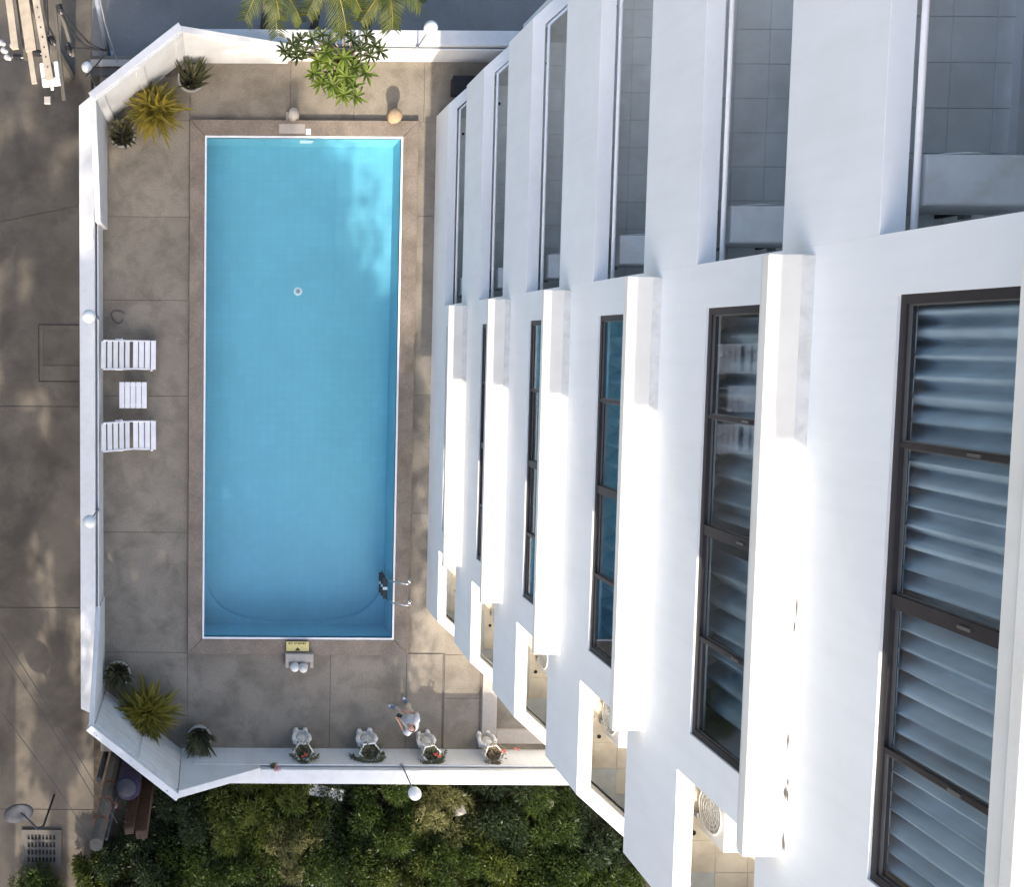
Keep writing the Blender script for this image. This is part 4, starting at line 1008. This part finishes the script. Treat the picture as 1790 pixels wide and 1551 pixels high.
shr = [
 (172, 1545, 0.0, 0.50, 0.9, 1700, 'garden2', 'light green low shrub beside the drain grating, bottom left', None),
 (62, 1572, -0.4, 0.48, 0.55, 1300, 'garden', 'dark scrubby shrub in the bottom left corner below the drain grating', None),
 (245, 1545, 0.2, 0.8, 1.2, 3000, 'garden3', 'blue green shrub at the foot of the brown timber posts', None),
 (335, 1455, 0.1, 0.8, 1.2, 2600, 'garden3', 'dark shrub tucked under the bottom-left wall corner', None),
 (340, 1545, 0.3, 0.85, 1.3, 3200, 'garden', 'mid green feathery shrub right of the timber posts', None),
 (420, 1440, 0.3, 0.8, 1.3, 3200, 'garden2', 'fresh green tall shrub right of the bottom-left wall corner', None),
 (430, 1535, 0.2, 0.85, 1.2, 3000, 'garden', 'dense green shrub at the bottom edge left of the pale variegated bush', None),
 (510, 1420, 0.3, 0.62, 1.3, 2400, 'garden2', 'leafy shrub against the wall left of the white plank', None),
 (512, 1495, 0.4, 0.6, 1.4, 2600, 'garden4', 'pale yellow variegated bush catching sunlight in the garden', None),
 (590, 1440, 0.2, 0.7, 1.2, 2600, 'garden3', 'dark shrub below the white plank', None),
 (600, 1530, 0.3, 0.85, 1.3, 3200, 'garden', 'deep green shrub at the bottom edge right of the variegated bush', None),
 (680, 1450, 0.3, 0.75, 1.3, 3000, 'garden', 'deep green shrub under the globe lamp', ('plainwhite', 6)),
 (705, 1535, 0.4, 0.85, 1.4, 3200, 'garden2', 'mid green shrub at the bottom edge below the globe lamp', None),
 (775, 1450, 0.2, 0.6, 1.2, 2200, 'garden4', 'small yellowish bush below the stone lantern', None),
 (800, 1530, 0.4, 0.85, 1.4, 3200, 'garden', 'dense shrub at the bottom edge below the stone lantern', None),
 (870, 1440, 0.3, 0.8, 1.3, 3000, 'garden3', 'dark shrub right of the stone lantern', ('plainwhite', 5)),
 (895, 1525, 0.4, 0.85, 1.4, 3200, 'garden2', 'green shrub at the bottom edge below the round garden lights', None),
 (960, 1465, 0.3, 0.8, 1.3, 3000, 'garden', 'green shrub under the round garden lights', None),
 (985, 1540, 0.4, 0.85, 1.4, 3200, 'garden', 'green shrub at the bottom edge near the hotel corner', None),
 (1045, 1490, 0.3, 0.8, 1.3, 3000, 'garden3', 'dark shrub against the hotel corner', None),
 (1080, 1560, 0.3, 0.85, 1.3, 2800, 'garden', 'shrub at the bottom edge right beside the hotel wall', None),
]
M['plainwhite'] = leaf_mat('white_petal', [(0.6, 0.6, 0.56), (0.7, 0.7, 0.66)])
for i, (x, y, z, r, h, n, mat, lab, fl) in enumerate(shr): shrub(x, y, z, r * 1.28, h, int(n * 2.6), mat, lab, 100 + i, leaf=((0.12, 0.04), (0.16, 0.028), (0.10, 0.05), (0.14, 0.036))[i % 4], flower=fl)
rng = np.random.default_rng(5); n = 26000
pts = np.stack([rng.uniform(-2.2, 9.5, n), rng.uniform(-15.5, -10.45, n), ZR + 0.05 + 0.25 * rng.random(n) ** 2], 1)
tag(leaf_cloud('ground_cover', pts, np.tile([0, 0, 0.7], (n, 1)) * 1.0, 0.12, 0.05, M['garden'], None, rng, 0.7), 'low dark ground cover under the garden shrubs', 'ground cover', kind='stuff')

# garden details
p0, p1 = P(470, 1368, -0.2), P(600, 1392, -0.2)
d = (p1 - p0).normalized(); nn = Vector((-d.y, d.x, 0))
pk = empty('white_plank', (p0.x, p0.y, 0), math.atan2(d.y, d.x), 'white plank edging sticking out below the bottom wall', 'plank')
L = (p1 - p0).length
MB().cbox(0, L, -0.14, 0.14, -0.26, -0.2, 0.008).build('board', M['plaster'], pk)
for s in (0.08, 0.92): MB().box(L * s - 0.04, L * s + 0.04, -0.04, 0.04, ZR + 0.01, -0.262).build('post', M['stone'], pk)
MB().box(L - 0.35, L - 0.02, -0.142, 0.142, -0.199, -0.185).build('sunlit_end', M['paint'], pk)  # brighter overlay puts sunlight on the board's end into the paint
p = P(806, 1424, 0.2)
o = empty('stone_lantern', (p.x, p.y, ZR), 0.4, 'pale stone garden lantern with a pitched roof among the shrubs', 'stone lantern')
MB().cbox(-0.16, 0.16, -0.16, 0.16, 0.01, 0.12, 0.01).build('base', M['stone'], o)
MB().tube([(0, 0, 0.12), (0, 0, 0.75)], 0.07, 10).build('shaft', M['stone'], o)
MB().cbox(-0.13, 0.13, -0.13, 0.13, 0.75, 1.05, 0.01).build('light_box', M['paint'], o)
MB().add([(-.24, -.24, 1.05), (.24, -.24, 1.05), (.24, .24, 1.05), (-.24, .24, 1.05), (-.04, -.04, 1.26), (.04, -.04, 1.26), (.04, .04, 1.26), (-.04, .04, 1.26)],
         [(3, 2, 1, 0), (0, 1, 5, 4), (1, 2, 6, 5), (2, 3, 7, 6), (3, 0, 4, 7), (4, 5, 6, 7)]).build('roof', M['stone'], o)
o.scale = (0.62, 0.62, 0.85)
for px, py, lab in ((943, 1389, 'round pale garden light, upper of two near the hotel corner'), (962, 1406, 'round pale garden light, lower of two near the hotel corner')):
    p = P(px, py, -0.1)
    o = empty('garden_light', (p.x, p.y, ZR), 0, lab, 'garden light', 'round garden lights')
    MB().tube([(0, 0, 0.01), (0, 0, 0.72)], 0.03, 8).build('post', M['dark'], o)
    MB().lathe([(0.05, 0.70), (0.10, 0.76), (0.09, 0.80), (0.03, 0.82), (0.01, 0.825)], 18).build('cap', M['fan'], o, smooth=True)

# ------------------------------------------------------------------ drain, pit and dish beside the road
a, c = P(38, 1450, ZR), P(108, 1515, ZR)
gr = empty('drain_grating', ((a.x + c.x) / 2, (a.y + c.y) / 2, ZR), 0, 'concrete drain cover with rows of slots by the roadside, bottom left', 'drain cover')
hx, hy = (c.x - a.x) / 2, (a.y - c.y) / 2
MB().box(-hx, hx, hy - 0.09, hy, 0.0, 0.05).box(-hx, hx, -hy, -hy + 0.09, 0.0, 0.05).box(-hx, -hx + 0.14, -hy + 0.091, hy - 0.091, 0, 0.05).box(hx - 0.14, hx, -hy + 0.091, hy - 0.091, 0, 0.05).build('frame', M['polecon'], gr)
MB().box(-hx + 0.14, hx - 0.14, -hy + 0.09, hy - 0.09, 0.002, 0.006).build('pit', M['dark'], gr)
ix0, ix1, iy0, iy1 = -hx + 0.141, hx - 0.141, -hy + 0.091, hy - 0.091
for k in range(9):
    x = ix0 + (ix1 - ix0) * k / 8; MB().box(x - 0.018, x + 0.018, iy0, iy1, 0.008, 0.046).build('bar', M['polecon'], gr)
for k in range(5):
    y = iy0 + (iy1 - iy0) * k / 4; MB().box(ix0, ix1, y - 0.035, y + 0.035, 0.01, 0.044).build('cross_bar', M['polecon'], gr)
a, c = P(67, 567, ZR), P(140, 668, ZR)
pit = empty('inspection_pit', (a.x, a.y, ZR), 0, 'square concrete inspection cover set in the road by the left wall', 'inspection cover')
w_, h_ = c.x - a.x, a.y - c.y
MB().box(0, 0.02, -h_, 0, 0.0, 0.006).box(0.021, w_, -h_, -h_ + 0.022, 0.0, 0.006).box(0.021, w_, -0.015, 0, 0.0, 0.006).build('gap', M['black'], pit)
MB().box(0.03, 0.12, -h_ + 0.03, -0.02, 0.0, 0.02).box(0.121, w_, -h_ + 0.03, -h_ + 0.4, 0.0, 0.02).box(0.121, w_, -0.14, -0.02, 0.0, 0.02).build('rim', M['road'], pit)
MB().box(0.122, w_, -h_ + 0.402, -0.142, 0.0, 0.008).build('cover', M['road'], pit)
p = P(32, 1420, 1.2)
di = empty('round_dish', (p.x + 0.25, p.y - 0.3, ZR), 0, 'grey round dish on a bent arm beside the drain cover', 'dish')
zz = 1.2 - ZR
MB().tube([(0.25, -0.3, 0), (0.25, -0.3, zz - 0.5), (0.18, -0.2, zz - 0.15), (-0.25, 0.3, zz - 0.06)], 0.028, 8).build('arm', M['dish'], di, smooth=True)
dd = MB().lathe([(0.02, -0.05), (0.2, -0.02), (0.34, 0.04), (0.35, 0.055), (0.2, 0.0), (0.02, -0.02)], 28).build('dish', M['dish'], di, smooth=True)
dd.location = (-0.25, 0.3, zz); dd.rotation_euler = (0.35, 0.3, 0); dd.scale = (1, 0.85, 1)

# ------------------------------------------------------------------ utility poles, posts and cables
# lower pole with drum
p = P(168, 1478, 3.9)
po = empty('utility_pole', (p.x, p.y, ZR), 0, 'weathered concrete pole outside the bottom-left wall corner', 'utility pole')
h = 3.9 - ZR
MB().tube([(0, 0, 0), (0, 0, h * 0.5), (0, 0, h)], [0.17, 0.155, 0.14], 10).build('shaft', M['polecon'], po)
MB().tube([(0.2, 0.02, 0.1), (0.19, 0.0, h * 0.95)], 0.035, 8).build('conduit', M['dish'], po)
MB().tube([(-0.27, 0.1, 0.0), (-0.27, 0.1, h * 0.42)], 0.07, 8).build('side_pipe', M['dish'], po)
for z in (0.45, 0.62, 0.8): MB().lathe([(0.185, h * z), (0.19, h * z + 0.02), (0.185, h * z + 0.06)], 12).build('clamp', M['rust'], po)
MB().ball((0.21, -0.02, h * 0.63), 0.07).build('connector', M['rust'], po)
p = P(222, 1388, 2.1)
o = empty('drum', (p.x, p.y, ZR), 0, 'dark blue drum standing beside the concrete pole below the wall corner', 'drum')
MB().lathe([(0.26, 0.0), (0.27, 0.02), (0.27, 2.6), (0.29, 2.62), (0.29, 2.72), (0.24, 2.74)], 20).build('shell', M['purple'], o, smooth=True)
MB().lathe([(0.2, 2.74), (0.22, 2.80), (0.1, 2.86), (0.02, 2.87)], 16, (-0.03, 0.03)).build('lid', M['dish'], o)
for i, (px, py, w_, lab) in enumerate(((247, 1460, 0.13, 'thick brown timber post, right of two below the wall corner'), (226, 1450, 0.10, 'thin brown timber post, left of two below the wall corner'))):
    p = P(px, py, 2.0)
    o = empty('timber_post', (p.x, p.y, ZR), 0.1, lab, 'post', 'brown timber posts')
    MB().cbox(-w_, w_, -w_ * 0.8, w_ * 0.8, 0, 2.9 + 0.1 * i, 0.02).build('trunk', M['wood'], o)
    MB().box(-w_ - 0.03, -w_ - 0.005, -0.05, 0.05, 0, 2.6).build('batten', M['rust'], o)
# upper left pole with crossarms
ZT = 5.0
p = P(34, -14, ZT)
po = empty('power_pole', (p.x, p.y, ZR), 0, 'power pole with long pale crossarms and insulators in the top left corner', 'power pole')
po_c = Vector((p.x, p.y, ZR))
h = ZT - ZR
MB().tube([(0, 0.1, 0), (0, 0.1, h + 0.5)], [0.19, 0.14], 12).build('shaft', M['polecon'], po)
def arm(a, b_, w, t, z, name='crossarm', mat='beam'):
    A, B = P(a[0], a[1], z) - po_c, P(b_[0], b_[1], z) - po_c
    d = (B - A); d.normalize(); s = Vector((-d.y, d.x, 0)) * w / 2
    mb = MB()
    vs = [A - s, A + s, B + s, B - s]; zl_ = z - ZR
    mb.add([(v.x, v.y, zl_ - t) for v in vs] + [(v.x, v.y, zl_) for v in vs], [(0, 1, 2, 3), (7, 6, 5, 4), (0, 4, 5, 1), (1, 5, 6, 2), (2, 6, 7, 3), (3, 7, 4, 0)])
    return mb.build(name, M[mat], po, bevel=0.006), A, B
ar, A, B = arm((2, -110), (26, 84), 0.13, 0.10, ZT + 0.1)
ar2, A2, B2 = arm((25, -110), (54, 88), 0.20, 0.14, ZT)
ar3, A3, B3 = arm((50, 80), (60, 145), 0.10, 0.08, ZT - 0.05)
ar4, A4, B4 = arm((44, -110), (87, 139), 0.135, 0.10, ZT + 0.14)
for k in range(9):
    q = A4.lerp(B4, 0.35 + 0.07 * k)
    MB().lathe([(0.014, ZT + 0.14 - ZR), (0.014, ZT + 0.152 - ZR), (0.008, ZT + 0.155 - ZR)], 8, (q.x, q.y)).build('bolt', M['dark'], ar4)
q = P(88, 133, ZT + 0.08) - po_c
m = MB(); z = ZT - ZR
m.box(-0.17, -0.09, -0.02, 0.26, z - 0.02, z + 0.1).box(0.09, 0.17, -0.02, 0.26, z - 0.02, z + 0.1).box(-0.17, 0.17, -0.17, -0.021, z - 0.02, z + 0.1).box(-0.03, 0.03, -0.24, -0.171, z - 0.02, z + 0.04)
br = m.build('end_bracket', M['plaster'], po, bevel=0.02); br.location = (q.x, q.y, 0); br.rotation_euler = (0, 0, 0.12)
def insul(px, py, z, rz=0.0, s=1.0):
    q = P(px, py, z) - po_c; m = MB()
    ri = MB()
    for k in range(4): ri.lathe([(0.03 * s, -0.07 + k * 0.04), (0.065 * s, -0.055 + k * 0.04), (0.05 * s, -0.04 + k * 0.04), (0.03 * s, -0.035 + k * 0.04)], 12)
    r = ri.build('insulator', M['dark'], po); r.location = q; r.rotation_euler = (1.2, 0.3, rz)
    MB().tube([(0, 0, -0.13), (0, 0, 0.13)], 0.015, 6).build('insulator_pin', M['porcelain'], r)
for (x, y, z, rz) in ((104, 14, ZT - 0.2, 0.2), (120, 86, ZT - 0.6, 0.2), (30, 100, ZT, 1.3), (64, 92, ZT - 0.05, 1.2), (90, 70, ZT - 0.1, 0.5)): insul(x, y, z, rz)
for (x, y) in ((8, 88), (14, 100), (4, 75), (24, 80)):
    q = P(x, y, ZT) - po_c
    r = MB().lathe([(0.03, -0.08), (0.06, -0.05), (0.06, 0.0), (0.04, 0.03), (0.045, 0.06), (0.02, 0.08)], 12).build('insulator', M['porcelain'], po, smooth=True); r.location = q; r.rotation_euler = (1.1, 0.4, 0.8)
for (a, b_, z0, z1, nm) in (((104, 10), (128, 98), ZT - 0.3, ZT - 0.8, 'brace_shadow_bar'), ((96, 20), (112, 175), ZT - 1.5, ZT - 1.7, 'brace_shadow_bar'), ((20, -90), (46, 104), ZT - 0.2, ZT - 0.25, 'brace_shadow_bar'), ((78, -40), (84, 112), ZT - 0.4, ZT - 0.5, 'brace_shadow_bar')):  # second bar stands in for the pole's shadow strip on the ground
    A, B = P(*a, z0) - po_c, P(*b_, z1) - po_c
    MB().tube([A, B], 0.045, 6).build(nm, M['polecon'], po)
q = P(83, 175, ZT - 1.0) - po_c
MB().cbox(-0.06, 0.06, -0.07, 0.07, -0.04, 0.04, 0.01).build('junction_box', M['stone'], po, loc=q)
def cable(pts, r, label, sag=0.0):
    m = MB(); pts = [P(*q) for q in pts]; fine = []
    for i in range(len(pts) - 1):
        for k in range(10):
            t = k / 10; v = pts[i].lerp(pts[i + 1], t); v.z -= sag * 4 * t * (1 - t) if len(pts) == 2 else 0; fine.append(v)
    fine.append(pts[-1])
    for _ in range(6 if len(pts) > 2 else 0): fine = [fine[0]] + [(fine[i - 1] + fine[i] * 2 + fine[i + 1]) / 4 for i in range(1, len(fine) - 1)] + [fine[-1]]
    o = m.tube(fine, r, 6).build('cable', M['wire' if r > 0.015 else 'powerline'], None, smooth=True)
    return tag(o, label, 'cable')
cable([(108, 25, ZT - 0.2), (125, 55, ZT - 0.7), (150, 82, ZT - 0.9), (188, 88, ZT - 1.0)], 0.02, 'thick black cable curving from power pole to lamp post, upper strand')
cable([(110, 20, ZT - 0.2), (132, 50, ZT - 0.7), (158, 78, ZT - 0.9), (188, 90, ZT - 1.0)], 0.02, 'thick black cable curving from power pole to lamp post, lower strand')
cable([(126, 84, ZT - 0.6), (150, 84, ZT - 0.7), (188, 90, ZT - 1.0)], 0.018, 'short black cable from insulator to lamp post')
cable([(188, 90, ZT - 1.0), (166, 116, 2.0), (150, 133, 0.4)], 0.016, 'thin black cable dropping from lamp post past the corner globe lamp')
cable([(-30, 1060, 4.6), (205, 1440, 4.2)], 0.007, 'thin power line crossing the road, upper of three', 0.15)
cable([(-30, 1092, 4.6), (190, 1440, 4.2)], 0.007, 'thin power line crossing the road, middle of three', 0.15)
cable([(-30, 1205, 4.6), (165, 1478, 4.0)], 0.007, 'thin power line crossing the road, lowest of three', 0.15)
# slim blue-grey lamp post beside the top-left corner
b0 = P(190, 97, ZR); t0 = P(150, -90, 4.8)
o = empty('lamp_post', (b0.x, b0.y, ZR), 0, 'slim blue grey lamp post outside the top-left wall corner', 'lamp post')
MB().tube([(0, 0, 0), Vector((t0.x - b0.x, t0.y - b0.y, 4.8 - ZR)) * 0.5, Vector((t0.x - b0.x, t0.y - b0.y, 4.8 - ZR))], [0.065, 0.055, 0.05], 10).build('shaft', M['pipe'], o, smooth=True)
MB().cbox(-0.11, 0.11, -0.11, 0.11, 0, 0.03, 0.005).build('base_plate', M['pipe'], o)
e_ = Vector((t0.x - b0.x, t0.y - b0.y, 4.8 - ZR))
MB().tube([e_, e_ + Vector((-0.2, 0.3, 0.15)), e_ + Vector((-0.6, 0.5, 0.2))], 0.03, 8).build('arm', M['pipe'], o)
MB().ball(tuple(e_ + Vector((-0.7, 0.55, 0.18))), 0.22, 0.12, 0.06).build('lamp_head', M['grey'], o, smooth=True)
g0, g1 = P(205, 108, 0.2), P(184, 42, 2.0)
tag(MB().tube([g0, g1, P(170, -20, 3.6)], 0.014, 6).build('guy_wire', M['porcelain']), 'pale guy wire running beside the slim lamp post', 'guy wire')
a, c = P(158, 106, 0.15), P(240, 131, 0.15)
lw = empty('low_wall', (a.x, c.y, ZR), 0, 'low grey boundary wall behind the top-left corner of the pool wall', 'wall')
h = 0.15 - ZR
MB().box(0, c.x - a.x + 1.2, 0.21, 0.36, 0.0, h).build('coping_strip', M['stone'], lw, bevel=0.01)
MB().box(0, c.x - a.x + 1.2, 0.0, 0.20, 0.0, h - 0.06).build('wall_body', M['polecon'], lw, bevel=0.01)
p = P(152, 117, 0.75)
globe_lamp(p.x, p.y, ZR, 0.75, 0.125, 'white globe lamp outside the top-left wall corner below the cables')
bd = MB().box(-3.0, -0.9, 5.2, 6.6, ZR - 0.0, ZR + 0.02).build('recess_shade', M['soil']); tag(bd, kind='structure')  # dark sheet stands in for the shadowed recess by the low wall
q = P(206, 553, 0.0); rg = MB(); n_ = 26; vs = []; fs = []
for k in range(n_ + 1):
    a_ = 0.4 + 5.4 * k / n_; r_ = 0.15 + 0.015 * math.sin(3 * a_)
    for rr_ in (r_ - 0.025 - 0.012 * math.sin(2 * a_), r_ + 0.025): vs.append((q.x + rr_ * math.cos(a_), q.y + rr_ * math.sin(a_), 0.0065))
for k in range(n_): fs.append((2 * k, 2 * k + 1, 2 * k + 3, 2 * k + 2))
rg.add(vs, fs).build('pot_stain', M['polecon'], deck)
# ------------------------------------------------------------------ shade trees beyond the garden, just out of view
def tree(x, y, h, cr, z0, n, label, seed, nc=34, lf=0.26, cc=0.40, stray=0.34, sq=1.0):
    rng = np.random.default_rng(seed); rr = random.Random(seed)
    o = empty('shade_tree', (x, y, ZR), 0, label, 'tree', 'tall trees beyond the garden')
    tm = MB(); zc = (h + z0) / 2; rz = (h - z0) / 2
    tm.tube([(0, 0, 0), (0.1, 0.1, h * 0.3), (0, 0.1, h * 0.6), (0.1, 0, h * 0.85)], [0.32, 0.26, 0.16, 0.06], 12)
    cl = []
    for k in range(nc):
        d = np.array([rr.gauss(0, 1), rr.gauss(0, 1), rr.gauss(0, 1)]); d /= np.linalg.norm(d)
        q = rr.uniform(0.35, 0.95)
        e = np.array([d[0] * cr * q, d[1] * cr * q * sq, zc + d[2] * rz * q]); cl.append(e)
        s = Vector((0, 0.1, max(z0 * 0.8, e[2] * 0.7)))
        tm.tube([s, s.lerp(Vector(e), 0.5) + Vector((0, 0, 0.3)), Vector(e)], [0.09, 0.05, 0.02], 6)
    tm.build('trunk', M['bark'], o)
    cl = np.array(cl); idx = rng.integers(0, len(cl), n)
    dv = rng.normal(0, 1, (n, 3)); dv /= np.linalg.norm(dv, axis=1, keepdims=True)
    pts = cl[idx] + dv * (cr * cc * rng.uniform(0.15, 1, n) ** 0.5)[:, None] * np.array([1, 1, 0.8])
    k_ = rng.random(n) < stray
    pts[k_] += rng.normal(0, cr * 0.30, (int(k_.sum()), 3)) * np.array([1, 1, 1.3])
    leaf_cloud('crown', pts, dv + np.array([0, 0, 0.2]), lf, lf * 0.5, M['treeleaf'], o, rng, 0.6)
tree(-5.6, -21.5, 22.5, 1.5, 7.5, 4800, 'tall leafy tree at the roadside beyond the garden', 4, 11, 0.34, 0.38, 0.06)
tree(-4.3, -24.5, 24.0, 1.2, 8.0, 6500, 'slim tall tree between the roadside tree and the densest tree', 9, 15, 0.34, 0.42, 0.06)
tree(-1.3, -22.0, 25.0, 2.4, 7.5, 62000, 'tallest and densest leafy tree beyond the garden', 2, 38)
tree(1.7, -21.0, 18.0, 2.0, 7.0, 40000, 'smaller leafy tree beyond the garden toward the hotel', 3, 32, 0.26, 0.40, 0.45)
tree(3.0, -20.2, 17.0, 1.3, 7.0, 17000, 'slender leafy tree beyond the garden nearest the hotel', 8, 22, 0.26, 0.40, 0.45)
tree(-9.8, 5.0, 12.0, 2.9, 3.5, 15000, 'added bushy sky-blocking tree opposite the upper left wall, just out of view', 21, 30)  # this and the next two are added unseen to cut sky light on the road
tree(-9.6, -2.5, 12.5, 2.9, 3.5, 15000, 'added bushy sky-blocking tree opposite the deck chairs, just out of view', 22, 30)
tree(-10.0, -10.0, 12.0, 3.0, 3.5, 15000, 'added bushy sky-blocking tree opposite the lower left wall, just out of view', 23, 30)
